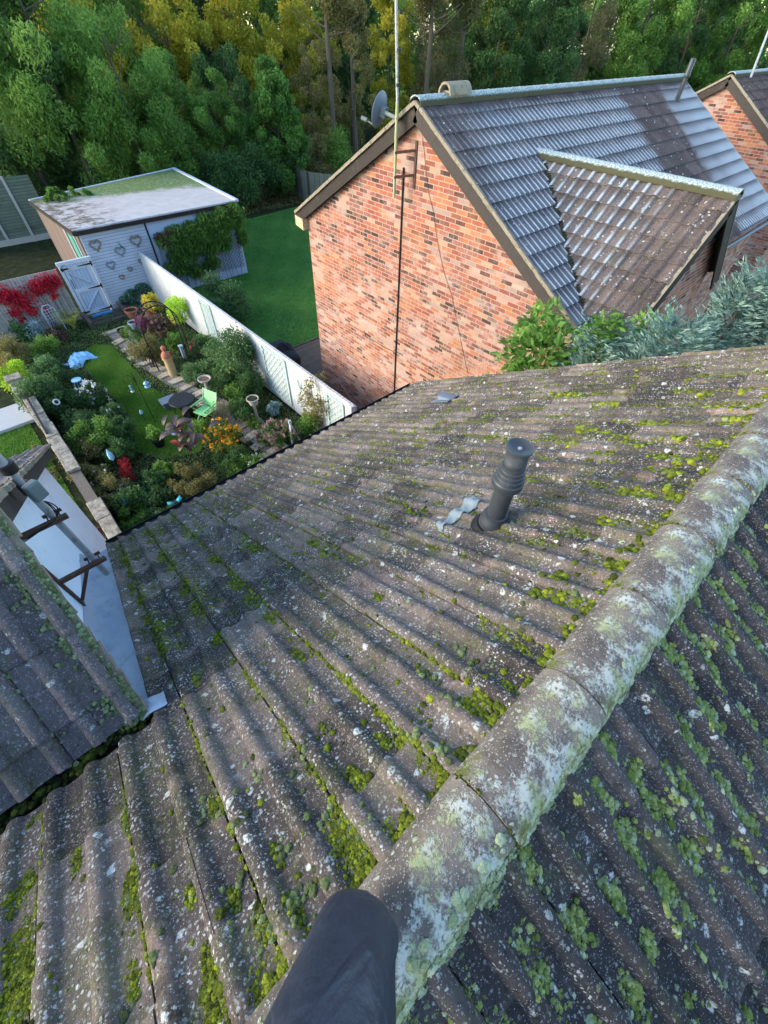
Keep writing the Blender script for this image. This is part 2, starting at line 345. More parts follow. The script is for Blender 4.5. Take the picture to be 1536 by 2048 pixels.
M['slab'] = t.fin(t.mix(t.step(n, .3, .7), (.32, .26, .18), (.62, .52, .38)), .9, t.bump(t.noise(co, 40, 5, .7), .6, .01), .2)
t = NT('weathered coping stone'); co = t.co()
M['coping'] = t.fin(t.mix(t.step(t.noise(co, 7, 6, .75), .35, .68), (.17, .14, .11), (.42, .38, .30)), .92, t.bump(t.noise(co, 35, 5, .7), .7, .012), .2)
def boards(name, c, ax, w, gap=.06, var=.25, dirt=None, rough=.75, horiz=False):
    t = NT(name); s = t.sep(t.co()); x = s[ax]; o = s[2] if not horiz else s[0]
    k = t.math('DIVIDE', x, w); fr = t.math('FRACT', k); idn = t.N('TexWhiteNoise', {'W': t.math('FLOOR', k)}, noise_dimensions='1D').outputs[0]
    co = t.co(); mp = t.N('Mapping', {0: co}); sc = [26, 26, 26]; sc[2 if not horiz else 0] = 3
    if ax == 2: sc = [3, 3, 40]
    mp.inputs['Scale'].default_value = sc
    gn = t.noise(mp.outputs[0], 1, 4, .65)
    col = t.mix(t.math('ADD', t.math('MULTIPLY', idn, .5), t.math('MULTIPLY', gn, .5)), tuple(v * (1 - var) for v in c), tuple(min(1, v * (1 + var)) for v in c))
    if dirt: col = t.mix(t.math('MULTIPLY', t.step(t.noise(co, 2.3, 6, .75), .48, .72), .8), col, dirt)
    ed = t.step(t.math('ABSOLUTE', t.math('SUBTRACT', fr, .5)), .5 - gap, .5 - gap * .4)
    col = t.mix(t.math('MULTIPLY', ed, .8), col, tuple(v * .18 for v in c))
    h = t.math('ADD', t.math('MULTIPLY', ed, -2.0), t.math('MULTIPLY', gn, .4))
    return t.fin(col, rough, t.bump(h, .8, .008), .25)
M['fence_white'] = boards('whitewashed fence board', (.48, .51, .52), 1, .13, .05, .12, (.30, .32, .30))
M['fence_grey'] = boards('grey feather-edge board', (.36, .35, .32), 0, .11, .07, .18, (.22, .23, .17))
M['fence_green'] = boards('green weathered lap board', (.14, .165, .12), 2, .13, .07, .2, (.08, .10, .06))
M['fence_far'] = boards('dull larch fence', (.17, .17, .13), 0, .15, .06, .2, (.10, .12, .08))
M['deck'] = boards('brown decking', (.12, .085, .06), 0, .14, .05, .3, (.07, .055, .04), horiz=False)
M['shed_white'] = boards('pale blue painted clapboard', (.42, .49, .60), 2, .105, .06, .05, (.34, .40, .48))
M['shed_panel'] = plain('pale blue painted board', (.38, .49, .64), .6, .06, 3, .1)
M['trim_white'] = plain('white painted timber', (.48, .55, .64), .5, .06, 6, .1, dirt=(.36, .40, .44))
M['gate'] = boards('painted gate board', (.38, .47, .60), 0, .12, .05, .05)
M['barge'] = plain('dark brown barge board', (.020, .017, .015), .6, .4, 10, .3, dirt=(.045, .042, .038))
M['bargegrey'] = plain('flaking grey barge board', (.050, .044, .040), .8, .4, 14, .4, dirt=(.05, .045, .04))
M['mortar'] = plain('verge mortar', (.27, .24, .18), .95, .4, 26, .9, dirt=(.09, .10, .04))
M['render'] = plain('white render', (.72, .84, .90), .85, .05, 9, .35, dirt=(.62, .72, .78))
M['lead'] = plain('blue grey lead flashing', (.34, .42, .52), .42, .16, 12, .5, spec=.5, dirt=(.24, .28, .34), metal=.25)
M['gutter'] = plain('black plastic gutter', (.012, .012, .013), .35, .2, 10, .05)
M['pipe'] = plain('dark grey plastic pipe', (.038, .045, .052), .42, .22, 14, .12, spec=.4, dirt=(.06, .07, .08))
M['black'] = plain('black painted steel', (.014, .014, .015), .5, .3, 20, .2)
M['blackmatte'] = plain('black cover fabric', (.010, .011, .014), .6, .3, 20, .4)
M['rust'] = plain('rusty bracket steel', (.09, .045, .030), .85, .4, 40, .4, dirt=(.15, .12, .10))
M['galv'] = plain('galvanised pole', (.34, .37, .38), .5, .2, 18, .25, metal=.4, dirt=(.20, .19, .15))
M['polegreen'] = plain('algae stained pole', (.34, .36, .20), .7, .3, 18, .25, dirt=(.18, .20, .09))
M['dish'] = plain('grey dish metal', (.12, .16, .20), .45, .1, 5, .05, spec=.5)
M['greybox'] = plain('grey plastic box', (.13, .16, .16), .6, .2, 20, .2)
M['terracotta'] = plain('terracotta', (.42, .15, .09), .85, .2, 14, .3)
M['buffclay'] = plain('buff clay', (.48, .33, .16), .85, .15, 14, .3)
M['stone'] = plain('cast stone', (.40, .38, .34), .9, .25, 18, .5)
M['limechair'] = plain('lime green canvas', (.28, .66, .26), .7, .08, 20, .1)
M['chairframe'] = plain('pale green frame', (.42, .62, .42), .4, .1, 20, .05)
M['bluecloth'] = plain('pale blue cloth', (.30, .58, .80), .9, .12, 6, .3)
M['bluepaint'] = plain('bright blue plastic', (.05, .32, .66), .5, .1, 8, .1)
M['wicker'] = plain('woven willow', (.22, .18, .15), .9, .4, 60, .8)
M['wickerwhite'] = plain('whitened willow', (.17, .22, .27), .9, .3, 60, .8)
M['sleeper'] = plain('old railway sleeper', (.09, .075, .06), .95, .5, 16, .8, dirt=(.16, .14, .11))
M['bark'] = plain('tree bark', (.10, .085, .065), .95, .4, 14, .8)
M['trousers'] = None
M['yellow'] = plain('yellow plastic ball', (.62, .66, .22), .5, .08, 8, .05)
M['trellis'] = plain('pale green trellis', (.40, .58, .55), .7, .12, 20, .2)
M['metalblue'] = plain('flashing strip', (.26, .32, .33), .6, .3, 30, .6, metal=.3, dirt=(.22, .27, .27))
M['ash'] = plain('pale ash and charcoal', (.30, .26, .24), .95, .9, 40, .6)
M['clearblue'] = plain('blue glass feeder', (.16, .34, .46), .15, .2, 10, .05, spec=.6)
M['concrete'] = plain('pale concrete slab', (.42, .44, .45), .9, .2, 10, .4)
# ================================================================= ROOF BUILDERS
def bold_roll(u, TWc, flip=False):
    """double-roll tile: two rolls per tile, seam groove at u = 0"""
    p = TWc / 2; f = (u % p) / p
    if flip: f = 1 - f
    h = np.where(f < .46, .0235 * np.sin(np.pi * np.clip(f, 0, .46) / .46) ** .68, -.004 * np.sin(np.pi * (f - .46) / .54))
    return h
def bold_roll_rear(u, TWc, flip=False):
    p = TWc / 2; f = (u % p) / p
    return np.where(f < .44, .036 * np.sin(np.pi * np.clip(f, 0, .44) / .44) ** .52, -.004 * np.sin(np.pi * (f - .44) / .56))
def groove(u, TWc):
    f = (u % TWc); d = np.minimum(f, TWc - f); return np.where(d < .0035, -.009, 0.)
def rib_small(u, TWc, flip=False):
    p = TWc / 2; f = (u % p) / p; return np.where(np.abs(f - .12) < .1, .016 * np.cos((f - .12) / .1 * np.pi / 2), 0.)
def rib_round(u, TWc, flip=False):
    f = (u % TWc) / TWc; return .03 * np.maximum(0, np.cos((f - .42) / .30 * np.pi / 2)) * (np.abs(f - .42) < .30)
def tile_roof(name, O, V, u0, u1, v0, v1, TWc, gauge, prof, mat, parent, step=.013, nu=12, nv=4, fine=None, jit=.0014, flip=False, useam=True, seed=1, skirt=.03):
    O = Vector(O); V = Vector(V).normalized()
    Nn = Vector((-V.x * 0, 0, 0)); hz = Vector((V.x, V.y, 0)).normalized(); Nn = (Vector((0, 0, 1)) - V * V.z).normalized(); U = V.cross(Nn)
    R = Matrix((U, V, Nn)).transposed().to_4x4(); R.translation = O
    base = np.linspace(0, TWc, nu * 2, endpoint=False)
    if useam: base = np.unique(np.concatenate([base, [.0034, .0048, TWc - .0034, TWc - .0048]]))
    k0 = math.floor(u0 / TWc) - 1; k1 = math.ceil(u1 / TWc) + 1
    us = np.concatenate([base + k * TWc for k in range(k0, k1)]); us = us[(us > u0 + 1e-4) & (us < u1 - 1e-4)]
    us = np.concatenate([[u0], us, [u1]])
    fr = np.concatenate([np.linspace(0.004, .93, nv), [.97, .985, .9975]]) if step > 0 else np.linspace(0, 1, nv, endpoint=False)
    vs = np.concatenate([(fr + k) * gauge for k in range(math.floor(v0 / gauge) - 1, math.ceil(v1 / gauge) + 1)])
    vs = vs[(vs > v0 + 1e-4) & (vs < v1 - 1e-4)]; vs = np.concatenate([[v0], vs, [v1]])
    rg = np.random.default_rng(seed); J = rg.normal(0, 1, (400, 400)); 
    Ug, Vg = np.meshgrid(us, vs)
    ti = np.floor(Ug / TWc + 1e-6).astype(int) % 400; tj = np.floor(Vg / gauge + 1e-6).astype(int) % 400
    fv = (Vg / gauge + 1e-6) % 1
    H = prof(Ug, TWc, flip) if flip else prof(Ug, TWc)
    if useam: H = H + groove(Ug, TWc)
    H = H + step * fv + J[ti, tj] * jit * fv + J[tj, ti] * jit * .4
    H = H - np.where(fv > .97, (fv - .97) / .03 * .004, 0)
    H = H + .0012 * np.sin(Ug * 13 + Vg * 7) + .001 * np.sin(Ug * 31 - Vg * 23)
    ragged = np.where(fv > .9, J[(ti * 3 + 1) % 400, tj] * .004, 0)
    Vp = np.stack([Ug, Vg + ragged * (fv < .999), H], -1)
    nvv, nuu = Ug.shape
    # skirts all round give the sheet its thickness
    top = Vp[0].copy(); bot = Vp[-1].copy(); top[:, 2] -= skirt; bot[:, 2] -= skirt
    Vp = np.concatenate([top[None], Vp, bot[None]], 0)
    lf = Vp[:, 0].copy(); rt = Vp[:, -1].copy(); lf[:, 2] -= skirt; rt[:, 2] -= skirt
    lf[0, 2] = Vp[0, 0, 2]; lf[-1, 2] = Vp[-1, 0, 2]
    Vp = np.concatenate([lf[:, None], Vp, rt[:, None]], 1)
    a, b = Vp.shape[:2]; idx = np.arange(a * b).reshape(a, b)
    F = np.stack([idx[:-1, :-1], idx[1:, :-1], idx[1:, 1:], idx[:-1, 1:]], -1).reshape(-1, 4)
    # orient outwards
    F = F[:, ::-1] if (U.cross(V)).dot(Nn) > 0 else F
    me = npmesh(name, Vp.reshape(-1, 3), F, True, sharp=math.radians(40))
    o = link(name, me, mat, parent); o.matrix_basis = R
    if parent is not None: o.matrix_parent_inverse = parent_world(parent).inverted()
    return o
S30 = math.atan(KP); C_ = math.cos(S30); S_ = math.sin(S30)
# ================================================================= OUR HOUSE
house = thing('tiled_house', 'near house with mossy brown concrete tile roof, long lichened ridge and white side wing', 'house', (0, 0, 0))
EV = (3.95 - APY) / C_
VALY = 1.09
O1 = (0, APY, APZ); V1 = (0, C_, -S_)
# the tiles (three sheets that butt end to end): right of the wing, above the valley, rear slope
XE = 4.44
def U_sign(V):
    Vv = Vector(V).normalized(); Nn = (Vector((0, 0, 1)) - Vv * Vv.z).normalized(); return Vv.cross(Nn)
roofA = tile_roof('roof', O1, V1, -.42, XE, .0, EV, TW, GA, bold_roll, M['tile'], house, nu=20, nv=6, seed=3) if U_sign(V1).x > 0 else tile_roof('roof', O1, V1, -XE, .42, .0, EV, TW, GA, bold_roll, M['tile'], house, nu=20, nv=6, seed=3, flip=True)
FLIPA = U_sign(V1).x < 0
VV = (VALY - .045 - APY) / C_
roofB = tile_roof('roof', O1, V1, -4.2, -.42, .0, VV, TW, GA, bold_roll, M['tile'], house, nu=20, nv=6, seed=4)
V2 = (0, -C_, -S_)
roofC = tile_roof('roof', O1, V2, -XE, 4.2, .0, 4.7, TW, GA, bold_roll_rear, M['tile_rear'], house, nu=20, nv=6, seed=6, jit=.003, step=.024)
# walls, gables
mb = MB()
mb.box((0.12, -.15, (CH - 4.07) / 2), (8.3, 7.5, CH - 4.07)); mb.build('wall', M['brick_x'], house); mb = MB()
def gable(x0, x1, ya, yb, ym, ze, za):
    return [(x0, ya, ze), (x0, yb, ze), (x0, ym, za)], (x1 - x0, 0, 0)
pl, ex = gable(-4.03, 4.27, -3.9, 3.6, APY, CH - 4.05, CH - 1.56); 
mb.prism([(-4.02, -3.88, CH - 4.06), (-4.02, 3.58, CH - 4.06), (-4.02, APY, CH - 1.62)], (8.28, 0, 0))
wallo = mb.build('wall', M['brick_x'], house)
# verge of the far gable: mortar strip and barge board
mb = MB(); mb.bar((XE - .01, APY, APZ - .035), (XE - .01, 3.94, APZ - KP * (3.94 - APY) - .035), .05, .03); mb.build('verge_mortar', M['mortar'], house)
mb = MB(); mb.bar((XE - .05, APY + .05, APZ - .16), (XE - .05, 3.95, APZ - KP * (3.95 - APY) - .13), .025, .18); mb.build('barge_board', M['barge'], house)
# eaves: fascia and half-round gutter
ez = APZ - KP * (3.95 - APY)
mb = MB(); mb.box(((XE - .42) / 2, 3.86, ez - .12), (XE + .36, .025, .17)); mb.build('fascia', M['barge'], house)
mb = MB(); n = 8; pr = []
for k in range(n + 1):
    a = math.pi * k / n; pr.append((3.955 + .05 - .055 * math.cos(a), ez - .035 - .055 * math.sin(a)))
pr2 = [(3.955 + .05 - .050 * math.cos(math.pi * k / n), ez - .035 - .050 * math.sin(math.pi * k / n)) for k in range(n, -1, -1)]
mb.prism([(-.42, a, b) for a, b in pr + pr2], (XE + .42 - .02, 0, 0)); mb.build('gutter', M['gutter'], house)
# ridge tiles, each one a child
def ridge_shell(Lr, r=.122, th=.014, n=18, hgt=.108, seed=0):
    rg = random.Random(seed); vs = []; fs = []; m = 36; n = 28
    for i in range(m + 1):
        x = Lr * i / m; col = .002 if x < .03 else 0
        for k in range(n + 1):
            a = math.pi * k / n; w = 1 + .015 * math.sin(x * 31 + k * .6 + seed) * math.sin(k * .37 + x * 11) + rg.uniform(-.008, .008) ; rr = r + col
            vs.append((x, rr * math.cos(a) * w, (hgt + col) * math.sin(a) ** .82 * w))
        for k in range(n, -1, -1):
            a = math.pi * k / n; vs.append((x, (r - th) * math.cos(a), (hgt - th) * math.sin(a)))
    q = 2 * (n + 1)
    for i in range(m):
        for k in range(q): a = i * q + k; b = i * q + (k + 1) % q; fs.append((a, b, b + q, a + q))
    fs.append(tuple(range(q))); fs.append(tuple(range(m * q, (m + 1) * q))[::-1])
    me = bpy.data.meshes.new('ridge_tile'); me.from_pydata(vs, [], fs); me.polygons.foreach_set('use_smooth', [True] * len(me.polygons)); me.set_sharp_from_angle(angle=math.radians(45)); me.update(); return me
shells = [ridge_shell(.476, seed=i) for i in range(3)]
RX0 = -4.0 + .02
i = 0; x = .312 - .48 * 9
rgr = random.Random(3)
while x < XE - .1:
    o = bpy.data.objects.new('ridge_tile', shells[i % 3]); COL.objects.link(o)
    if not shells[i % 3].materials: shells[i % 3].materials.append(M['ridge'])
    o.parent = house; o.location = (x, APY, CH - 1.50 + rgr.uniform(-.004, .004)); o.rotation_euler = (rgr.uniform(-.03, .03), rgr.uniform(-.006, .006), rgr.uniform(-.008, .008))
    x += .48; i += 1
for s in (-1, 1):
    mb = MB(); pts = [(-4.1 + k * .03, APY + s * (.118 + rgr.uniform(-.004, .006)), CH - 1.512 + rgr.uniform(-.004, .004)) for k in range(284)]
    mb.tube(pts, [.017 + rgr.uniform(-.004, .005) for _ in pts], 7)
    mb.build('ridge_mortar', M['mortar'], house)
# ---- side wing: gable wall in white render, steeper slope towards us, shallow slope away
WX = -.46; WWX = -.66
KA, KB = .83, .59; WAY, WAZ = 2.01, CH - 1.386
def cs(k): a = math.atan(k); return math.cos(a), math.sin(a)
ca, sa = cs(KA); cb, sb = cs(KB)
tile_roof('wing_roof', (WX, WAY, WAZ), (0, -ca, -sa), -.0 if U_sign((0, -ca, -sa)).x > 0 else 0, 3.6, 0, (WAY - VALY - .03) / ca, TW, GA, bold_roll_rear, M['tile_wing'], house, nu=20, nv=6, seed=8, step=.022)
tile_roof('wing_roof', (WX, WAY, WAZ), (0, cb, -sb), -3.6, 0, 0, (7.05 - WAY) / cb, TW, GA, bold_roll, M['tile_wing'], house, nu=10, nv=4, seed=9)
yF = 6.68
zf = lambda y: WAZ - KB * (y - WAY) - .16
mb = MB(); mb.prism([(WWX, VALY + .12, CH - 5.2), (WWX, VALY + .12, CH - 2.32), (WWX, WAY, WAZ - .14), (WWX, yF, zf(yF)), (WWX, yF, 0), (WWX, 3.7, 0), (WWX, 3.7, CH - 5.2)], (-3.1, 0, 0)); mb.build('wing_wall', M['render'], house)
mb = MB()
rg = random.Random(5)
for (ya, za, yb, zb) in ((WAY, WAZ - .02, VALY + .02, WAZ - KA * (WAY - VALY) - .0), (WAY, WAZ - .02, 7.04, WAZ - KB * (7.04 - WAY) - .02)):
    nseg = int(abs(yb - ya) / .06)
    for k in range(nseg):
        f0 = k / nseg; f1 = (k + 1.15) / nseg
        mb.bar((WX + rg.uniform(-.004, .012), ya + (yb - ya) * f0, za + (zb - za) * f0 + rg.uniform(-.004, .004)), (WX + rg.uniform(-.004, .012), ya + (yb - ya) * f1, za + (zb - za) * f1), .045, .035)
mb.build('verge_mortar', M['mortar'], house)
mb = MB(); mb.bar((WX - .04, WAY, WAZ - .09), (WX - .04, VALY + .05, WAZ - KA * (WAY - VALY - .05) - .09), .03, .10); mb.bar((WX - .04, WAY, WAZ - .11), (WX - .04, 7.0, WAZ - KB * (7.0 - WAY) - .11), .03, .13); mb.build('barge_board', M['bargegrey'], house)
mb = MB(); mb.prism([(WX - .2, 7.06 + .05 - .055 * math.cos(math.pi * k / 8), WAZ - KB * 5.05 - .05 - .055 * math.sin(math.pi * k / 8)) for k in range(9)], (-3, 0, 0)); mb.build('gutter', M['gutter'], house)
# lead gutter between wing wall and main tiles
def lead_sheet():
    vs = []; fs = []; nx, ny = 14, 90
    for j in range(ny + 1):
        y = VALY + .02 + (3.9 - VALY) * j / ny; zr = APZ - KP * (y - APY)
        for i in range(nx + 1):
            f = i / nx; x = WWX + .002 + (-.40 - WWX) * f
            up = .10 * max(0, 1 - f * 5) ; dip = -.025 * math.sin(math.pi * min(1, f * 1.0)) + (.010 * math.sin(y * 7 + f * 4) * math.sin(f * 9 + y * 2) + .004 * math.sin(y * 23 + f * 17)) * (f > .15)
            st = .012 if (y * 1.1) % 1 < .04 else 0
            vs.append((x, y, zr - .006 + up + dip + st))
    for j in range(ny):
        for i in range(nx): a = j * (nx + 1) + i; fs.append((a, a + 1, a + nx + 2, a + nx + 1))
    return MB().add(vs, fs, True)
lead_sheet().build('lead_flashing', M['lead'], house)
# lead dressed over the tiles at the outlet of the valley
vs = []; fs = []; c0 = PR(310, 1412)
for j in range(9):
    for i in range(11):
        u = (i / 10 - .5) * .115; v = (j / 8 - .5) * .12
        hh = .026 * max(0, math.cos((u + .01) * 30)) + .004
        if j in (0, 8): hh -= .004
        x = c0.x + u; y = c0.y + v * C_; vs.append((x, y, APZ - KP * (y - APY) + hh + .012 + .004 * math.sin(u * 60 + v * 40)))
for j in range(8):
    for i in range(10): a = j * 11 + i; fs.append((a, a + 1, a + 12, a + 11))
MB().add(vs, fs, True).build('lead_flashing', M['lead'], house)
# valley gutter with dark debris
mb = MB()
zv = APZ - KP * (VALY - APY) - .05
for k in range(120):
    xx = -3.9 + k * .0293; mb.box((xx, VALY + .015 + rg.uniform(-.012, .012), zv + .01 + rg.uniform(-.01, .02)), (.04, .05 + rg.uniform(0, .02), .03), Matrix.Rotation(rg.uniform(-.6, .6), 3, 'Z'))
mb.box((-2.2, VALY + .01, zv - .02), (3.5, .12, .02)); mb.build('valley_gutter', plain('wet leaf litter', (.022, .020, .012), .9, .5, 60, 1), house)
# ================================================================= NEIGHBOUR HOUSES (same builder, two houses in the row)
def ridge_copies(parent, meshes, mat, a, b, L_, jz=0):
    a = Vector(a); b = Vector(b); d = (b - a); n_ = max(1, round(d.length / L_)); q = d.normalized().to_track_quat('X', 'Z').to_euler()
    for k in range(n_):
        o = bpy.data.objects.new('ridge_tile', meshes[k % len(meshes)]); COL.objects.link(o); o.parent = parent; o.matrix_parent_inverse = parent_world(parent).inverted()
        o.location = a + (b - a) * (k / n_); o.rotation_euler = q
        o.scale = ((b - a).length / n_ / .476 * 1.0, 1, 1)
def mk_ridge_mat(name, top, side):
    t = NT(name); co = t.co(); s = t.sep(co); n = t.noise(co, 12, 5, .7)
    col = t.mix(t.step(t.math('ADD', s[2], t.math('MULTIPLY', n, .06)), .095, .125), side, top)
    col = t.mix(t.math('MULTIPLY', t.step(t.noise(co, 40, 4, .7), .45, .60), .75), col, (.075, .08, .035))
    return t.fin(col, .9, t.bump(t.noise(co, 60, 4, .7), .8, .02), .2)
M['nridge'] = mk_ridge_mat('frosted mossy ridge', (.42, .52, .53), (.075, .075, .045))
nshell = [ridge_shell(.476, r=.14, hgt=.13, seed=i + 10) for i in range(2)]
for m in nshell: m.materials.append(M['nridge'])
def gable_house(nm, label, X0, Len, yL, yR, yA, zr, wing, mats):
    h = thing(nm, label, 'house', (X0, yA, 0))
    zA = CH + zr; k = .58; c, s = cs(k)
    vl = (yL - yA + .28) / c
    t1 = tile_roof('roof', (X0 - .15, yA, zA), (0, -c, -s), -(Len + .3), 0, 0.0, (yA - yR + .28) / c, .29, .352, rib_small, mats[0], h, step=.022, nu=10, nv=2, useam=False, jit=.002, seed=21)
    tile_roof('roof', (X0 - .15, yA, zA), (0, c, -s), 0, Len + .3, 0.0, vl, .29, .352, rib_small, mats[1], h, step=.022, nu=5, nv=2, useam=False, seed=22)
    zE = zA - k * (yL - yA) - .10
    mb = MB(); pr_ = [(0, yR, 0), (0, yL, 0), (0, yL, zE), (0, yA, zA - .10), (0, yR, zA - k * (yA - yR) - .10)]
    mb.prism([(X0, a, b) for _, a, b in pr_], (.25, 0, 0)); mb.build('wall', M['brick_y'], h); mb = MB(); mb.prism([(X0 + Len - .25, a, b) for _, a, b in pr_], (.25, 0, 0)); mb.build('wall', M['brick_y'], h)
    mb = MB(); zz = zA - k * (yA - yR) - .14
    mb.box((X0 + Len / 2, yR + .125, zz / 2), (Len - .52, .25, zz)); mb.build('wall', M['brick_x'], h); mb = MB(); mb.box((X0 + Len / 2, yL - .125, zE / 2), (Len - .52, .25, zE)); mb.build('wall', M['brick_x'], h)
    # verges: pale mortar line, dark barge boards with boxed ends
    for sgn, ye in ((1, yL + .30), (-1, yR - .28)):
        ze = zA - k * abs(ye - yA)
        for xx, dx in ((X0 - .15, -1), (X0 + Len + .15, 1)):
            mb = MB(); n_ = 40
            for q in range(n_):
                f0 = q / n_; f1 = (q + 1.1) / n_
                mb.bar((xx + dx * .0 + random.uniform(-.006, .006), yA + (ye - yA) * f0, zA + (ze - zA) * f0 - .005 + random.uniform(-.006, .006)), (xx + random.uniform(-.006, .006), yA + (ye - yA) * f1, zA + (ze - zA) * f1 - .005), .05, .055)
            mb.build('verge_mortar', M['mortar'], h)
            mb = MB(); mb.bar((xx - dx * .03, yA + sgn * .0, zA - .15), (xx - dx * .03, ye, ze - .15), .03, .22)
            mb.build('barge_board', M['barge'] if sgn > 0 else M['bargegrey'], h)
            mb = MB(); mb.bar((xx - dx * .1, yA, zA - .245), (xx - dx * .1, ye, ze - .245), .12, .02); mb.build('soffit', M['barge'], h)
        mb = MB(); yy = yL if sgn > 0 else yR
        mb.prism([(X0 - .16, yy, ze - .10), (X0 - .16, ye + sgn * .02, ze - .07), (X0 - .16, ye + sgn * .02, ze - .28), (X0 - .16, yy, ze - .34)], (.17, 0, 0)); mb.build('eaves_box', plain('flaking cream eaves board', (.50, .40, .24), .8, .3, 14, .3, dirt=(.20, .15, .09)), h)
        mb = MB(); mb.prism([(X0 - .12, ye + sgn * .06 - .055 * math.cos(math.pi * q / 8), ze - .05 - .055 * math.sin(math.pi * q / 8)) for q in range(9)], (Len + .2, 0, 0)); mb.build('gutter', M['gutter'], h)
    ridge_copies(h, nshell, None, (X0 - .16, yA, zA - .055), (X0 + Len + .16, yA, zA - .055), .476)
    if wing:
        XW = X0 + 2.1; zW = CH - 1.58; kw = .83; cw, sw = cs(kw); yG = yR - .95
        # slope facing us and the hidden one behind it
        tile_roof('wing_roof', (XW, yG, zW), (-cw, 0, -sw), 0, 3.75 + .1, 0.0, 1.85 / cw, .2, .31, rib_round, mats[2], h, step=.022, nu=7, nv=2, useam=False, seed=31)
        tile_roof('wing_roof', (XW, yG, zW), (cw, 0, -sw), -3.85, 0, 0.0, 1.85 / cw, .2, .31, rib_round, mats[2], h, step=.022, nu=7, nv=2, useam=False, seed=32)
        ridge_copies(h, nshell, None, (XW, yG - .02, zW - .055), (XW, yG + 3.62, zW - .055), .476)
        mb = MB(); w = 1.62
        mb.prism([(XW - w, yG + .16, 0), (XW - w, yG + .16, zW - kw * w - .08), (XW, yG + .16, zW - .08), (XW + w, yG + .16, zW - kw * w - .08), (XW + w, yG + .16, 0)], (0, 1.2, 0)); mb.build('wing_wall', M['brick_x'], h)
        mb = MB(); mb.bar((XW, yG - .01, zW - .15), (XW - 1.9, yG - .01, zW - kw * 1.9 - .15), .03, .22); mb.bar((XW, yG - .01, zW - .15), (XW + 1.9, yG - .01, zW - kw * 1.9 - .15), .03, .22); mb.build('barge_board', M['barge'], h)
        mb = MB()
        for sg in (-1, 1): mb.bar((XW, yG - .0, zW - .01), (XW + sg * 1.88, yG, zW - kw * 1.88 - .01), .05, .04)
        mb.build('verge_mortar', M['mortar'], h)
        # open valley: dark debris lines
        mb = MB(); pts = []
        for q in range(60):
            f = q / 59; xx = XW - 1.8 * f; zz = zW - kw * 1.8 * f; yy = yA - (zA - zz) / k
            mb.box((xx + random.uniform(-.02, .02), yy, zz + .02), (.07, .07, .035), Matrix.Rotation(random.uniform(0, 3), 3, 'Z'))
        mb.build('valley_gutter', plain('mossy valley debris', (.035, .038, .022), .95, .5, 50, 1), h)
    return h
n1 = gable_house('brick_house', 'red brick house with frosted tile roof, its blank gable crossed by a black cable', 7.0, 10.3, 10.40, 2.94, 6.68, -.88, True, [M['ntile'], M['ntile_dark'], M['ntile_wing']])
n2 = gable_house('brick_house', 'farther brick house at the right edge, only its gable and dark roof showing', 21.4, 10.3, 10.40, 2.94, 6.65, -.92, False, [M['ntile_dark'], M['ntile_dark'], M['ntile_wing']])
n3 = gable_house('brick_house', 'farthest house, a sliver of pinkish roof behind the gable at the top right corner', 36.0, 9.0, 11.6, 3.6, 7.6, -.2, False, [M['ntile_dark'], M['ntile_dark'], M['ntile_wing']])
# ---- ridge ventilator cap on the brick house
rv = thing('ridge_vent', 'squat clay vent cap sitting across the ridge next to the gable', 'roof vent', PR(0, 0) * 0 + Vector((7.75, 6.66, CH - .80)))
def arch_cap():
    vs = []; fs = []; n = 12
    for x in (-.28, .28):
        for r in (.145, .115):
            for k in range(n + 1):
                a = math.pi * k / n; vs.append((7.8 + x, 6.66 + r * math.cos(a), CH - .83 + r * 1.1 * math.sin(a)))
    m = n + 1
    for k in range(n):
        fs += [(k, k + 1, 2 * m + k + 1, 2 * m + k), (m + k, 3 * m + k, 3 * m + k + 1, m + k + 1), (k, m + k, m + k + 1, k + 1), (2 * m + k, 2 * m + k + 1, 3 * m + k + 1, 3 * m + k)]
    return MB().add(vs, fs, True)
cl = plain('weathered grey clay', (.27, .24, .17), .9, .3, 20, .6, dirt=(.12, .12, .06))
arch_cap().build('cap', cl, rv)
mb = MB(); mb.box((7.8, 6.66, CH - .86), (.40, .20, .16)); mb.build('base', cl, rv)
# ---- soil vent pipe at the far end of that ridge
def PNR(px, py):
    d = ray(px, py); k = .58; t = (-.88 - k * 6.68) / (d.z - k * d.y); return Vector((d.x * t, d.y * t, CH + d.z * t))
b = PNR(1353, 202); vp = thing('vent_pipe', 'tall slim grey vent pipe near the far end of the frosted ridge', 'vent pipe', b)
mb = MB(); mb.tube([b + Vector((0, 0, -.1)), b + Vector((0, 0, .45))], .055, 14); mb.build('pipe', M['pipe'], vp)
mb = MB(); mb.lathe([(.06, .42), (.072, .44), (.072, .48), (.066, .50), (.066, .74), (.05, .76)], b, 14); mb.build('cowl', M['pipe'], vp)
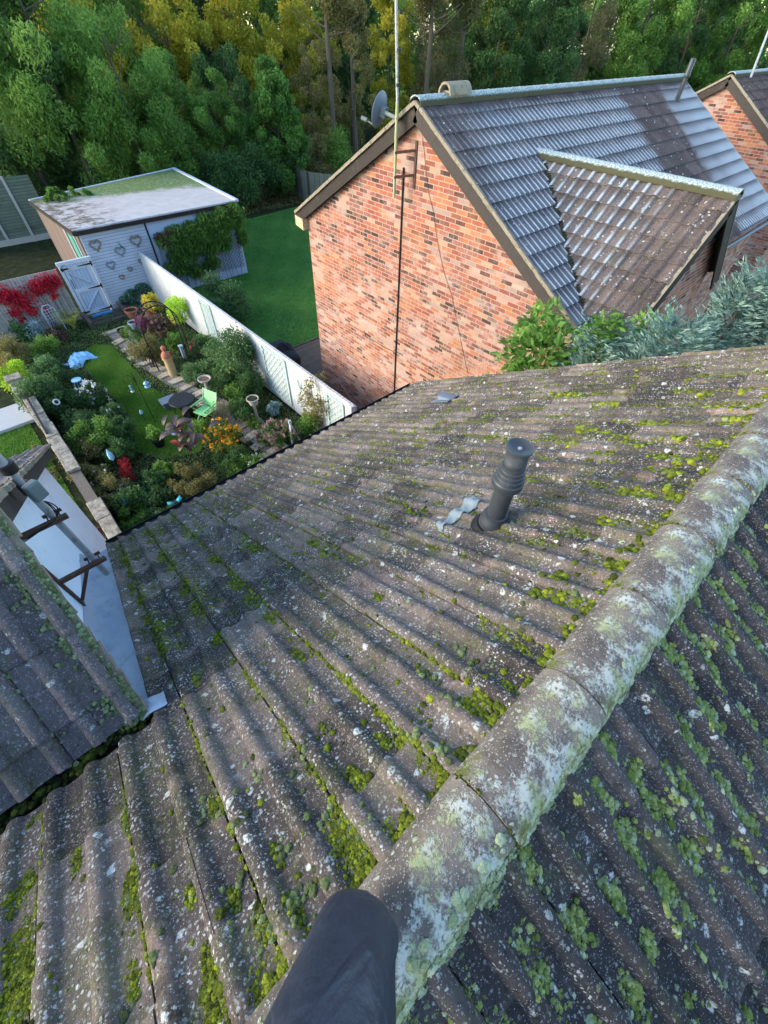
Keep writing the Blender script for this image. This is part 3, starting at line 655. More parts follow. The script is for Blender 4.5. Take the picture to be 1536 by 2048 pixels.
# ================================================================= MOSS ON THE ROOFS (real cushions)
def ico(sub):
    bm = bmesh.new(); bmesh.ops.create_icosphere(bm, subdivisions=sub, radius=1); bm.verts.ensure_lookup_table()
    V = np.array([v.co[:] for v in bm.verts]); F = np.array([[v.index for v in f.verts] for f in bm.faces]); bm.free(); return V, F
ICO = {k: ico(k) for k in (1, 2, 3)}
class Clumps:
    def __init__(s): s.V = []; s.F = []; s.T = []; s.n = 0
    def add(s, p, r, N, tint, sub=2, flat=.78, stretch=None):
        if r > .0075 and float(np.hypot(p[0], p[1])) < 1.7: sub = 3
        V, F = ICO[sub]; rg = RNG
        ph = rg.uniform(0, 6.28, 3); fr = rg.uniform(2, 4, 3)
        d = 1 + .12 * np.sin(V[:, 0] * 9 + ph[1]) * np.sin(V[:, 1] * 8 + ph[0]) * np.sin(V[:, 2] * 7 + 1) + .13 * np.sin(V[:, 0] * fr[0] * 1.6 + ph[0]) * np.sin(V[:, 1] * fr[1] * 1.6 + ph[1]) + .10 * np.sin(V[:, 2] * fr[2] * 2.5 + V[:, 0] * 4 + ph[2]) + rg.normal(0, .035, len(V))
        W = V * d[:, None] * r; W[:, 2] *= flat
        a = rg.uniform(0, 6.28) if stretch is None else stretch[0]; k = rg.uniform(1, 1.22) if stretch is None else stretch[1]
        W[:, 0] *= k; ca_, sa_ = math.cos(a), math.sin(a); W = np.stack([W[:, 0] * ca_ - W[:, 1] * sa_, W[:, 0] * sa_ + W[:, 1] * ca_, W[:, 2]], -1)
        
        if float(np.hypot(p[0], p[1])) < 2.1 and r > .004:
            m = 46 if sub > 1 else 22; ii = rg.integers(0, len(V), m); a1 = W[ii] * rg.uniform(.9, 1.0, (m, 1)); nd = V[ii] + rg.normal(0, .35, (m, 3)); nd /= np.linalg.norm(nd, axis=1)[:, None]
            sd_ = np.cross(nd, rg.normal(0, 1, (m, 3))); sd_ /= np.linalg.norm(sd_, axis=1)[:, None] + 1e-9; ln = .0022 + .16 * r; wd = .0007 + .03 * r
            tri = np.stack([a1 - sd_ * wd, a1 + sd_ * wd, a1 + nd * ln * rg.uniform(.5, 1.3, (m, 1))], 1).reshape(-1, 3)
            s.V.append(tri @ N + np.array(p)); s.F.append(np.arange(3 * m).reshape(m, 3) + s.n); s.T.append(np.clip(tint + .12 + rg.normal(0, .12, m), 0, 1)); s.n += 3 * m
        s.V.append(W @ N + np.array(p)); s.F.append(F + s.n); s.T.append(np.clip(tint + rg.normal(0, .05, len(F)), 0, 1)); s.n += len(V)
    def build(s, name, mat, label, cat, parent=None):
        me = npmesh(name, np.concatenate(s.V), np.concatenate(s.F), True, np.concatenate(s.T))
        o = link(name, me, mat); tag(o, label, cat, kind='stuff'); return o
FR1 = np.array([[1, 0, 0], [0, C_, -S_], [0, S_, C_]])       # rows: u, v, n   (main slope)
FR2 = np.array([[-1, 0, 0], [0, -C_, -S_], [0, -S_, C_]])    # rear slope
FW = np.array([[-1, 0, 0], [0, -ca, -sa], [0, -sa, ca]])
def on_main(u, v, h=0.0):       # u = world x, v = metres down the slope
    uu = np.array([u if not FLIPA else -u]); hh = float(bold_roll(uu, TW, FLIPA)[0]) + .010 * ((v / GA) % 1) + h
    return np.array([u, APY + v * C_ + hh * S_, APZ - v * S_ + hh * C_])
def on_rear(u, v, h=0.0):
    hh = float(bold_roll_rear(np.array([-u]), TW)[0]) + .020 * ((v / GA) % 1) + h
    return np.array([u, APY - v * C_ - hh * S_, APZ - v * S_ + hh * C_])
def uv(px, py): p = PR(px, py); return p.x, (p.y - APY) / C_
def visible(u, v): return not (u < -.42 and v > VV - .03)
mo = Clumps(); mg = Clumps(); nr = np.random.default_rng(11)
def patch(px, py, R_, n, r0=.006, r1=.016, gray=.15, elong=1.0, ang=None, sub=2):
    u0, v0 = uv(px, py)
    for q_ in range(5):
        ub, vb_ = u0 + nr.normal(0, R_ * .22), v0 + nr.normal(0, R_ * .4 * elong)
        if visible(ub, vb_) and vb_ > .14: mo.add(on_main(ub, vb_, -R_ * .03), R_ * nr.uniform(.22, .4), FR1, np.clip(nr.normal(.36, .12), .02, .97), sub=3, flat=.25)
    for k in range(int(n * 1.7)):
        a = nr.uniform(0, 6.28); q = R_ * math.sqrt(nr.uniform(0, 1)); du, dv = q * math.cos(a) * .6, q * math.sin(a) * elong
        u, v = u0 + du, v0 + dv
        if not visible(u, v) or v < .12: continue
        r = nr.uniform(r0, r1) * (1 - .4 * q / R_) * .72
        c = mg if nr.uniform() < gray else mo
        c.add(on_main(u, v, -r * .1), r, FR1, np.clip(nr.normal(.52, .2), .05, .98), sub=sub)
# clumps that can be read in the photograph
for q in [(700, 1700, .085, 150), (690, 1660, .06, 80), (735, 1735, .05, 60), (790, 1665, .05, 70), (822, 1640, .035, 35), (815, 1490, .05, 60), (840, 1530, .04, 45), (947, 1420, .045, 60),
          (965, 1400, .03, 30), (1022, 1378, .035, 40), (1040, 1300, .04, 40), (719, 1562, .045, 55), (596, 1310, .045, 50), (765, 1480, .03, 30), (537, 1236, .05, 55), (436, 1278, .05, 50),
          (267, 1775, .05, 80), (258, 1800, .04, 50), (267, 1965, .035, 50), (42, 1975, .08, 150), (30, 2010, .07, 120), (54, 1775, .05, 70), (35, 1800, .05, 60), (50, 1880, .05, 70), (30, 1900, .05, 60), (154, 1725, .04, 45), (255, 1640, .03, 35),
          (425, 1612, .03, 30), (592, 1825, .035, 35), (554, 1708, .03, 22), (520, 1855, .03, 35), (467, 1798, .028, 16), (383, 1796, .028, 26), (433, 1985, .05, 60), (430, 2020, .05, 60), (535, 2010, .06, 70), (417, 1917, .03, 20),
          (253, 1119, .09, 90), (263, 1145, .09, 80), (284, 1201, .07, 70), (300, 1240, .07, 70), (318, 1255, .07, 60), (330, 1300, .07, 60), (301, 1085, .08, 70), (325, 1115, .08, 80), (345, 1140, .08, 90), (370, 1175, .08, 90), (393, 1218, .07, 60),
          (349, 1037, .08, 60), (390, 1075, .08, 70), (430, 1120, .08, 60), (470, 1170, .07, 60), (500, 1200, .06, 40), (393, 1358, .04, 40), (630, 1090, .09, 60), (655, 1115, .07, 50), (480, 1075, .08, 50), (505, 1100, .09, 60),
          (690, 1115, .06, 40), (820, 1025, .04, 25), (738, 1252, .025, 20), (700, 1040, .05, 25), (770, 1070, .05, 25)]:
    patch(*q, gray=.12, elong=1.6)
for q in [(590, 1820), (467, 1800), (405, 1620), (500, 1550), (1000, 1283), (925, 1310), (975, 1345), (900, 1400), (640, 1640), (560, 1700), (830, 1480), (870, 1650), (860, 1350), (745, 1600), (725, 1650), (885, 1520), (610, 1400), (680, 1180), (508, 1860), (610, 1790)]:
    u, v = uv(*q)
    for k in range(5): mg.add(on_main(u + nr.normal(0, .018), v + nr.normal(0, .03), 0), nr.uniform(.007, .014), FR1, nr.uniform(.3, .8), sub=2, flat=.75)
def strip(a, b, w, dens, r0=.005, r1=.012, gray=.1, seam=False):
    u0, v0 = uv(*a); u1, v1 = uv(*b); L_ = math.hypot(u1 - u0, v1 - v0)
    if seam: us = round((u0 + u1) / 2 / TW) * TW; u0 = u1 = us
    for k in range(int(L_ * dens)):
        f = nr.uniform(0, 1)
        if math.sin(f * 17 + u0 * 9) * .5 + nr.uniform(0, 1) < .25: continue
        u, v = u0 + (u1 - u0) * f + nr.normal(0, w), v0 + (v1 - v0) * f
        if not visible(u, v) or v < .1: continue
        r = nr.uniform(r0, r1); (mg if nr.uniform() < gray else mo).add(on_main(u, v, -r * .2), r, FR1, np.clip(nr.normal(.55, .18), .05, .98), sub=1 if r < .009 else 2)
for a, b, w, d in [((640, 1320), (894, 1569), .006, 320), ((890, 1300), (1090, 1305), .004, 120), ((780, 1270), (1011, 1423), .003, 160), ((250, 1560), (321, 2041), .003, 70), ((362, 1400), (579, 1941), .004, 90),
                   ((500, 1330), (756, 1738), .004, 120), ((350, 1020), (640, 1320), .006, 100), ((500, 970), (720, 1130), .010, 90), ((620, 870), (900, 1080), .008, 40), ((87, 1604), (83, 1833), .004, 90), ((230, 1080), (330, 1290), .03, 160), ((960, 1250), (1066, 1305), .012, 320), ((300, 1060), (420, 1230), .03, 200)]:
    strip(a, b, w, d, seam=w < .0065)
for a, b in [((1225, 875), (1266, 875)), ((1243, 893), (1289, 897)), ((1397, 816), (1510, 820)), ((1347, 789), (1429, 789)), ((1375, 761), (1492, 752)), ((1330, 875), (1375, 880)), ((1293, 915), (1397, 925)), ((1239, 981), (1311, 999)), ((1193, 1038), (1234, 1051)),
             ((1071, 884), (1157, 893)), ((930, 875), (1021, 884)), ((1066, 1183), (1157, 1210)), ((1261, 1100), (1240, 1110)), ((1210, 1130), (1235, 1140)), ((1150, 860), (1230, 870)), ((1280, 850), (1340, 850)), ((1290, 940), (1370, 955)), ((1440, 720), (1520, 715)), ((1480, 790), (1536, 780)),
             ((1100, 790), (1160, 795)), ((1180, 810), (1240, 812)), ((1040, 960), (1075, 968)), ((1110, 1150), (1130, 1160)), ((1330, 985), (1360, 1000)), ((1180, 905), (1230, 915)), ((1440, 850), (1500, 840)), ((1400, 900), (1440, 890)), ((1350, 930), (1400, 925))]:
    strip(a, b, .022, 420, .008, .019, .08)
# general scatter: ragged colonies in the pans and along seams, thicker towards the ridge and the far right
def colony(onf, u0, v0, R_, n, r0, r1, mats_, FRm, tm=.5, keep=None, elong=1.8):
    for q_ in range(2):
        ub, vb_ = u0 + nr.normal(0, R_ * .25), v0 + nr.normal(0, R_ * .5)
        if vb_ > .14 and (keep is None or keep(ub, vb_)): mats_[0].add(onf(ub, vb_, -R_ * .05), R_ * nr.uniform(.35, .62), FRm, np.clip(nr.normal(tm - .14, .12), .02, .97), sub=2, flat=.28)
    cen = [(nr.normal(0, R_ * .35), nr.normal(0, R_ * .5 * elong)) for _ in range(3)]
    for k in range(n):
        c_ = cen[nr.integers(3)]; u = u0 + c_[0] + nr.normal(0, R_ * .28); v = v0 + c_[1] + nr.normal(0, R_ * .3 * elong)
        if keep is not None and not keep(u, v): continue
        if v < .12: continue
        r = nr.uniform(r0, r1) * (1.25 if nr.uniform() < .12 else .8); (mats_[1] if nr.uniform() < .22 else mats_[0]).add(onf(u, v, -r * .15), r, FRm, np.clip(nr.normal(tm, .2), .02, .97), sub=1)
for k in range(1150):
    if nr.uniform() < .5: u = nr.uniform(1.4, XE - .1); v = nr.uniform(.15, 3.3) ** 1.0
    else: u = nr.uniform(-1.6, XE - .1); v = nr.uniform(.12, EV - .1)
    if nr.uniform() < .25: u = nr.uniform(-.4, .9); v = nr.uniform(1.8, EV - .2)
    if not visible(u, v): continue
    base = math.floor(u / (TW / 2)) * (TW / 2); u = base + (TW / 2) * nr.uniform(.55, .98) if nr.uniform() < .8 else round(u / TW) * TW + nr.normal(0, .006)
    far = max(1.0, math.hypot(u, v) * .55)
    colony(on_main, u, v, .016 + .012 * nr.random(), int(nr.integers(5, 26)), .0035 * far ** .5, .0085 * far ** .6, (mo, mg), FR1, .45, visible)
for k in range(3200):
    u = nr.uniform(-3.2, XE - .05); v = nr.uniform(.12, EV - .05) if nr.uniform() < .7 else nr.uniform(.12, .7)
    if not visible(u, v): continue
    r = nr.gamma(2.2, .0022) + .0022; (mg if nr.uniform() < .45 else mo).add(on_main(u, v, -r * .15), min(r, .015), FR1, np.clip(nr.normal(.4, .22), .02, .95), sub=1)
# along the ridge foot, garden side
for k in range(1900):
    u = nr.uniform(-1.5, XE); y = nr.normal(-.018, .010); r = nr.uniform(.004, .013)
    if math.sin(u * 8) + math.sin(u * 21 + 2) < -.5 and nr.uniform() < .7: continue
    p = np.array([u, y, CH - 1.497 - max(0, y + .03) * KP + .006]); mo.add(p, r, FR1, np.clip(nr.normal(.5, .2), .05, .95), sub=1)
for j in range(-2, 10):
    xj = .312 - .48 * 9 + .48 * round((0.0 + 4.008) / .48) + (j - 2) * .48
    for k in range(60):
        a = nr.uniform(.05, 3.05)
        if math.sin(a * 3 + j * 2.1) + nr.normal(0, .5) < -.1: continue
        nrm = np.array([[1, 0, 0], [0, math.sin(a), -math.cos(a)], [0, math.cos(a), math.sin(a)]])
        mo.add(np.array([xj + nr.normal(0, .004), APY + .125 * math.cos(a), CH - 1.50 + .111 * math.sin(a) ** .82]), nr.uniform(.002, .0055), nrm, np.clip(nr.normal(.3, .2), .02, .9), sub=1)
# debris and moss inside the valley and along the wing verge
for k in range(500):
    u = nr.uniform(-3, -.44); mo.add(np.array([u, VALY + nr.normal(.02, .02), APZ - KP * (VALY - APY) + nr.uniform(-.03, .012)]), nr.uniform(.006, .018), FR1, np.clip(nr.normal(.2, .2), 0, .9), sub=1)
mo.build('moss', M['moss'], 'yellow green cushion moss growing over the near brown tiled slope', 'moss')
mg.build('moss', M['mossg'], 'small grey green moss cushions dotted between the tile rolls', 'moss')
# rear slope: pale cushions crowd the pans beside the ridge
mr = Clumps(); ml = Clumps()
for k in range(980):
    u = nr.uniform(-.9, XE); v = abs(nr.normal(0, .8)) + .12
    if v > 2.7: continue
    p_ = TW / 2; base = math.floor(-u / p_) * p_; uu = -(base + p_ * nr.uniform(.58, .96)) if nr.uniform() < .85 else u
    colony(on_rear, uu, v, .020 + .014 * nr.random(), int(nr.integers(6, 34)), .0045, .0125, (mr, ml), FR2, .62, None, 1.9)
for k in range(2500):
    u = nr.uniform(-.9, XE); v = nr.uniform(.12, 2.4); r = nr.gamma(2.2, .0018) + .002; ml.add(on_rear(u, v, -r * .2), min(r, .010), FR2, np.clip(nr.normal(.6, .2), .02, .98), sub=1, flat=.5)
mr.build('moss', moss_mat('bright damp moss', (.07, .09, .02), (.25, .33, .08), (.55, .62, .24)), 'bright green moss cushions packed between rolls on the shaded rear slope', 'moss')
# lichen crust hanging over the rear side of the ridge, and crusts on the wing verge
for k in range(5200):
    u = nr.uniform(-1.2, XE); a = nr.uniform(-.25, .55) if nr.uniform() < .8 else nr.uniform(.2, 1.1)
    if math.sin(u * 5.2) + .7 * math.sin(u * 13 + 1) + nr.normal(0, .7) < -.35: continue
    rr = .124; y = APY - rr * math.cos(max(a, 0)) + (a if a < 0 else 0) * .12; z = CH - 1.50 + .108 * math.sin(max(a, 0)) + min(a, 0) * .09
    r = nr.gamma(2.4, .0026) + .003
    nrm = np.array([[1, 0, 0], [0, math.sin(a), math.cos(a)], [0, -math.cos(a), math.sin(a)]])
    t_ = .25 if a < .05 and nr.uniform() < .55 else nr.normal(.6, .2)
    ml.add(np.array([u, y, z]), min(r, .015), nrm, np.clip(t_, .02, .98), sub=1, flat=.45)
for k in range(2600):
    f = nr.uniform(0, 1) ** .8; y = WAY - (WAY - VALY) * f; z = WAZ - KA * (WAY - VALY) * f
    x = WX + .02 - abs(nr.normal(0, .055)); r = nr.gamma(2.0, .0022) + .002
    if math.sin(f * 23) + .8 * math.sin(f * 51 + 1) < -.1 and nr.uniform() < .8: continue
    ml.add(np.array([x, y, z + .025]), min(r, .010), FW, np.clip(nr.normal(.16, .22), 0, .98), sub=1, flat=.6)
for k in range(90):
    f = nr.uniform(0, 1); y = WAY - (WAY - VALY) * f; z = WAZ - KA * (WAY - VALY) * f; x = WX - .005 - (.295 if nr.uniform() < .6 else .59) + nr.normal(0, .012)
    (ml).add(np.array([x, y, z + .012]), nr.uniform(.003, .011), FW, nr.uniform(.1, .5), sub=2, flat=.6)
ml.build('lichen', M['lichen'], 'crusty mint green lichen lumps along the ridge and verge', 'lichen')
# ================================================================= VENT TERMINAL through the tiles
vb = PR(985, 1047); vb = vb + Vector((0, 0, .01))
vt = thing('vent_pipe', 'black plastic vent terminal with ribbed collar standing on the mossy slope', 'vent pipe', vb)
mb = MB(); mb.lathe([(.053, -.06), (.053, .50)], vb, 28); mb.build('pipe', M['pipe'], vt)
mb = MB(); mb.lathe([(.085, -.04), (.085, .0), (.080, .045), (.068, .06), (.066, .085), (.055, .089)], vb, 28); mb.build('base_collar', M['pipe'], vt)
mb = MB(); mb.lathe([(.054, .318), (.079, .320), (.082, .326), (.082, .362), (.0765, .368), (.0755, .392), (.071, .396), (.070, .418), (.066, .422), (.065, .444), (.061, .448), (.060, .468), (.054, .470)], vb, 40); mb.build('ribbed_collar', M['pipe'], vt)
mb = MB(); mb.lathe([(.050, .46), (.050, .500)], vb, 28); mb.build('neck', M['black'], vt)
mb = MB(); mb.lathe([(.054, .486), (.058, .488), (.058, .500), (.056, .503), (.056, .560), (.061, .566), (.067, .570), (.068, .582), (.064, .585), (.058, .579), (.022, .570), (.010, .571)], vb, 40); cwl = mb.build('cowl', M['pipe'], vt)
mb = MB(); mb.lathe([(.011, .565), (.011, .576), (.004, .578)], vb, 14); mb.build('cap_screw', M['galv'], cwl)
# grooves: black sealing boot at the tile
mb = MB(); mb.lathe([(.115, -.05), (.108, -.02), (.088, .0)], vb + Vector((-.012, .0, .0)), 20); mb.build('rubber_seal', M['blackmatte'], vt)
# crumpled flashing sheet dressed over the rolls next to the vent
def flashing():
    a = PR(958, 1000); b = PR(878, 1062); ux = Vector((-1, .0, 0)); vs = []; fs = []; n, m = 34, 6
    r0 = random.Random(4); ed = [r0.uniform(-.018, .018) for _ in range(n + 1)]
    for i in range(n + 1):
        f = i / n; c = a.lerp(b, f); w = .13 * (1 - .55 * f) + ed[i] * .5; ctr = c
        for j in range(m + 1):
            g = (j / m - .5); u = ctr.x + g * w * .45; v = (ctr.y - APY) / C_ + g * w
            p = on_main(u, v, .010 + .004 * math.sin(f * 30 + j)); vs.append(tuple(p))
    for i in range(n):
        for j in range(m): q = i * (m + 1) + j; fs.append((q, q + 1, q + m + 2, q + m + 1))
    mb = MB().add(vs, fs, True); o = mb.build('flashing_strip', M['metalblue'])
    tag(o, 'crumpled pale blue metal flashing strip lying beside the black vent terminal', 'flashing'); sm = o.modifiers.new('thick', 'SOLIDIFY'); sm.thickness = .0015
flashing()
# small low tile vent near the far verge
tv = PR(892, 800); tvo = thing('tile_vent', 'low blue grey hooded tile vent set near the far eaves of the roof', 'roof vent', tv)
mb = MB(); vs = []
Rm = Matrix(((1, 0, 0), (0, C_, S_), (0, -S_, C_)))
mb.box(tv + Rm @ Vector((0, 0, .022)), (.24, .30, .012), Rm); mb.build('base', M['dish'], tvo)
mb = MB()
hood = [(-.08, -.02), (-.06, .03), (0, .05), (.06, .03), (.08, -.02)]
A_ = [tv + Rm @ Vector((x, -.12, .03)) for x, z in hood]; B_ = [tv + Rm @ Vector((x, .06, .035 + z + .02)) for x, z in hood]
mb.add(A_ + B_, [(i, i + 1, i + 6, i + 5) for i in range(4)] + [(0, 5, 9, 4)]); mb.build('hood', M['dish'], tvo)
mb = MB(); mb.box(tv + Rm @ Vector((0, .05, .045)), (.10, .01, .045), Rm); mb.build('opening', M['black'], tvo)
# ================================================================= MAST on the white wing wall
mp = Vector((-.405, 2.65, CH - 2.82)); ma = thing('aerial_mast', 'galvanised mast clamped by rusty brackets to the white wing wall', 'mast', mp)
mb = MB(); mb.tube([mp, mp + Vector((-.005, 0, 1.16))], .022, 18); mb.build('pole', M['galv'], ma)
mb = MB(); mb.tube([mp + Vector((-.005, 0, 1.14)), mp + Vector((-.01, 0, 2.3))], .028, 18); mb.build('upper_pole', M['galv'], ma)
for zz in (-2.12, -2.62):
    q = Vector((0, 2.61, CH + zz)); mb = MB(); mb.bar((WWX, 2.605, q.z), (-.335, 2.605, q.z), .03, .03); b1 = mb.build('bracket', M['rust'], ma)
    mb = MB(); mb.tube([(-.44, 2.60, q.z), (-.44, 2.685, q.z)], .005, 6); mb.tube([(-.37, 2.60, q.z), (-.37, 2.685, q.z)], .005, 6); mb.bar((-.46, 2.687, q.z), (-.35, 2.687, q.z), .012, .022); mb.build('clamp', M['rust'], b1)
mb = MB(); mb.bar((WWX + .01, 2.605, CH - 2.42), (WWX + .01, 2.605, CH - 2.95), .05, .012, (1, 0, 0)); mb.bar((WWX + .02, 2.605, CH - 2.90), (-.47, 2.605, CH - 2.63), .02, .02); mb.build('bracket_brace', M['rust'], ma)
bx = PX(58, 985, -.385); bxo = thing('junction_box', 'grey green plastic aerial amplifier strapped to the mast', 'box', bx)
Rb = Matrix.Rotation(.5, 3, 'Z'); mb = MB(); mb.box(bx + Vector((.03, -.01, 0)), (.08, .05, .12), Rb); ob = mb.build('housing', M['greybox'], bxo); bv = ob.modifiers.new('b', 'BEVEL'); bv.width = .012; bv.segments = 3
mb = MB(); mb.tube([(mp.x, mp.y, bx.z + .05), (mp.x, mp.y, bx.z + .11)], .042, 14); mb.build('strap', M['black'], bxo)
mb = MB(); mb.tube([(mp.x, mp.y, bx.z - .12), (mp.x, mp.y, bx.z - .05)], .036, 14); mb.build('strap', M['rust'], bxo)
for k, (dx, dl) in enumerate(((.07, .0), (.10, .02), (.05, -.03))):
    s0 = bx + Vector((.03, -.03, -.07)); s3 = Vector((-.42, 2.58, CH - 2.12 + .02)); mid = (s0 + s3) / 2 + Vector((dx, -.03, -.02 + dl))
    pts = [s0]
    for i in range(1, 16): f = i / 16; pts.append(s0 * (1 - f) ** 2 + mid * 2 * f * (1 - f) + s3 * f * f)
    pts += [s3, Vector((WWX + .015, 2.585, CH - 2.14 - .01 * k)), Vector((WWX + .01, 2.3, CH - 2.3 - .01 * k))]
    mb = MB(); mb.tube(pts, .0035, 6); tag(mb.build('cable', M['black']), ['thick black cable looping widest from the mast amplifier to the bracket', 'outer black cable arching in a second loop below the mast amplifier', 'innermost short black cable looping beside the mast amplifier'][k], 'cable')
# ================================================================= DISH, MAST AND CABLE on the brick gable
gx = 7.0
am = PX(788, 395, gx - .28); at_ = PX(787, 0, gx - .28)
am2 = thing('aerial_mast', 'tall thin mossy pole bracketed to the brick gable, rising past the treetops', 'mast', am)
mb = MB(); mb.tube([am, Vector((am.x, am.y, am.z + 1.3))], .028, 12); mb.build('pole', M['polegreen'], am2)
mb = MB(); mb.tube([Vector((am.x, am.y, am.z + 1.28)), Vector((at_.x, at_.y, at_.z + .6))], .022, 12); mb.build('upper_pole', M['galv'], am2)
mb = MB()
for k in range(5): z = am.z + 1.5 + k * .38; mb.lathe([(.030, -.02), (.030, .02)], (am.x, am.y, z), 10)
for k in range(5):
    z = am.z + 1.5 + k * .38; mb = MB(); mb.lathe([(.030, -.02), (.030, .02)], (am.x, am.y, z), 10); mb.build('band', M['black'], am2)
for (zz, ln) in ((PX(792, 355, gx - .28).z, 0), (PX(790, 305, gx - .28).z, 1)):
    mb = MB(); mb.bar((gx - .30, am.y, zz), (gx + .0, am.y - .25, zz + .04), .05, .035); br_ = mb.build('bracket', M['rust'], am2)
    mb = MB(); mb.box((gx - .012, am.y - .25, zz + .0), (.02, .05, .34)); mb.build('bracket_plate', M['rust'], br_)
dc = PX(764, 222, gx - .12)
ds = thing('satellite_dish', 'grey round satellite dish on the gable pole beside the roof apex', 'satellite dish', dc)
Rd = Vector((-.30, .93, .22)).normalized().to_track_quat('Z', 'Y').to_matrix()
prof = [(.25 * i / 9, .06 * (i / 9) ** 2) for i in range(10)]
mb = MB(); mb.lathe([(max(r, .001), z) for r, z in prof] + [(.254, .062), (.25, .054)] + [(max(r, .001), z - .008) for r, z in prof[::-1]], dc, 36, Rd); mb.build('reflector', M['dish'], ds)
mb = MB(); e_ = dc + Rd @ Vector((0, -.25, .05)); lnb = dc + Rd @ Vector((0, -.21, .33)); mb.tube([dc + Rd @ Vector((0, -.235, .03)), lnb], .012, 8); mb.build('arm', M['greybox'], ds)
mb = MB(); mb.tube([lnb - Rd @ Vector((0, .0, .06)), lnb + Rd @ Vector((0, 0, .06))], .032, 10); mb.build('receiver_head', M['greybox'], ds)
mb = MB(); mb.tube([dc - Rd @ Vector((0, 0, .03)), Vector((am.x, am.y, dc.z - .03))], .03, 8); mb.box(dc - Rd @ Vector((0, 0, .04)), (.14, .14, .12), Rd); mb.build('mount', M['greybox'], ds)
c0 = PX(807, 335, gx - .02); c1 = PX(789, 786, gx - .02)
mb = MB(); mb.tube([c0, c0.lerp(Vector((c0.x, c1.y, 0)), .3), Vector((c0.x, (c0.y + c1.y) / 2, c0.z * .4)), Vector((c1.x, c1.y, .2))], .016, 8); tag(mb.build('cable', M['black']), 'black cable running straight down the middle of the brick gable', 'cable')
pts = [PX(*p, gx - .012) for p in [(843, 262), (848, 300), (852, 345), (857, 385), (866, 420), (872, 465), (878, 500), (888, 545), (903, 590), (915, 650), (925, 700), (935, 745)]]
mb = MB(); mb.tube(pts, .004, 6); tag(mb.build('cable', M['rust']), 'thin brown wire wandering down the brick gable right of the black cable', 'cable')
pts = [PX(*p, gx - .012) for p in [(728, 661), (731, 672), (745, 680), (765, 692), (780, 700), (787, 703), (790, 698)]]
mb = MB(); mb.tube(pts, .007, 6); tag(mb.build('cable', M['rust']), 'short dark red wire joining the black cable low on the brick gable', 'cable')
# leaning aerial pole on the farther house
b3 = PX(1504, 148, 22.0); t3 = PX(1534, 70, 22.3); mb = MB(); mb.tube([b3 - (t3 - b3) * .1, t3 + (t3 - b3) * .3], .035, 8); tag(mb.build('aerial_mast', M['galv']), 'slanting thin pole by the ridge of the farther brick house', 'mast')
# ================================================================= THE PERSON on the ridge (knee in front of the lens)
def skin_body(name, nodes, edges, mat, parent=None, sub=2, root=0):
    me = bpy.data.meshes.new(name); me.from_pydata([n[:3] for n in nodes], edges, []); o = bpy.data.objects.new(name, me); COL.objects.link(o)
    sk = o.modifiers.new('skin', 'SKIN'); ss = o.modifiers.new('sub', 'SUBSURF'); ss.levels = ss.render_levels = sub
    for i, n_ in enumerate(nodes):
        r = n_[3]; r2 = n_[4] if len(n_) > 4 else r; me.skin_vertices[0].data[i].radius = (r, r2)
    me.skin_vertices[0].data[root].use_root = True
    dg = bpy.context.evaluated_depsgraph_get(); me2 = bpy.data.meshes.new_from_object(o.evaluated_get(dg)); bpy.data.objects.remove(o)
    me2.name = name; me2.polygons.foreach_set('use_smooth', [True] * len(me2.polygons)); return me2
K_ = Vector(ray(712, 1862)).normalized() * .82 + Vector((0, 0, CH))     # knee
fw = Vector((math.sin(.7705), math.cos(.7705), 0)); rt = Vector((math.cos(.7705), -math.sin(.7705), 0))
hipL = Vector((0, 0, CH)) - fw * .40 - rt * .10 + Vector((0, 0, -.52)); hipR = hipL + rt * .26
ank = K_ - fw * .16 + Vector((0, 0, -.50)); ank.z = max(ank.z, APZ - KP * (ank.y - APY) + .09); kneeR = hipR - fw * .22 + rt * .10 + Vector((0, 0, -.42)); ankR = kneeR - fw * .28 + Vector((0, 0, -.46)); ankR.z = APZ + KP * (ankR.y - APY) + .10
pel = (hipL + hipR) / 2 + Vector((0, 0, .06)); chest = pel - fw * .04 + Vector((0, 0, .36)); neck = chest + Vector((0, 0, .17)) + fw * .02; head = neck + Vector((0, 0, .15)) + fw * .05
person = thing('person', 'person in dark navy work trousers straddling the ridge, raised knee in view', 'person', pel)
def nn(v, r, r2=None): return (v.x, v.y, v.z, r, r2 if r2 else r)
nodes = [nn(pel, .15, .12), nn(hipL, .11), nn(hipL.lerp(K_, .5) + Vector((0, 0, .02)), .098), nn(K_ - (K_ - hipL).normalized() * .10, .080), nn(K_, .066), nn(K_.lerp(ank, .3), .062), nn(K_.lerp(ank, .75), .055), nn(ank, .05), nn(ank + fw * .18 - Vector((0, 0, .05)), .04),
         nn(hipR, .11), nn(hipR.lerp(kneeR, .5), .09), nn(kneeR, .07), nn(kneeR.lerp(ankR, .5), .06), nn(ankR, .045), nn(ankR + fw * .16 - Vector((0, 0, .05)), .04),
         nn(chest, .16, .12), nn(neck, .06), nn(head, .085)]
edges = [(0, 1), (1, 2), (2, 3), (3, 4), (4, 5), (5, 6), (6, 7), (7, 8), (0, 9), (9, 10), (10, 11), (11, 12), (12, 13), (13, 14), (0, 15), (15, 16), (16, 17)]
for s_, sh in ((-1, 0), (1, 0)):
    shd = chest + rt * s_ * .19 + Vector((0, 0, .06)); elb = shd + Vector((0, 0, -.22)) + fw * .10 + rt * s_ * .05; wr = elb + fw * .13 + Vector((0, 0, .16)) - rt * s_ * .05
    b_ = len(nodes); nodes += [nn(shd, .07), nn(elb, .048), nn(wr, .032)]; edges += [(15, b_), (b_, b_ + 1), (b_ + 1, b_ + 2)]
t = NT('navy waterproof trousers'); co = t.co('Object'); n_ = t.noise(co, 9, 6, .6, .3)
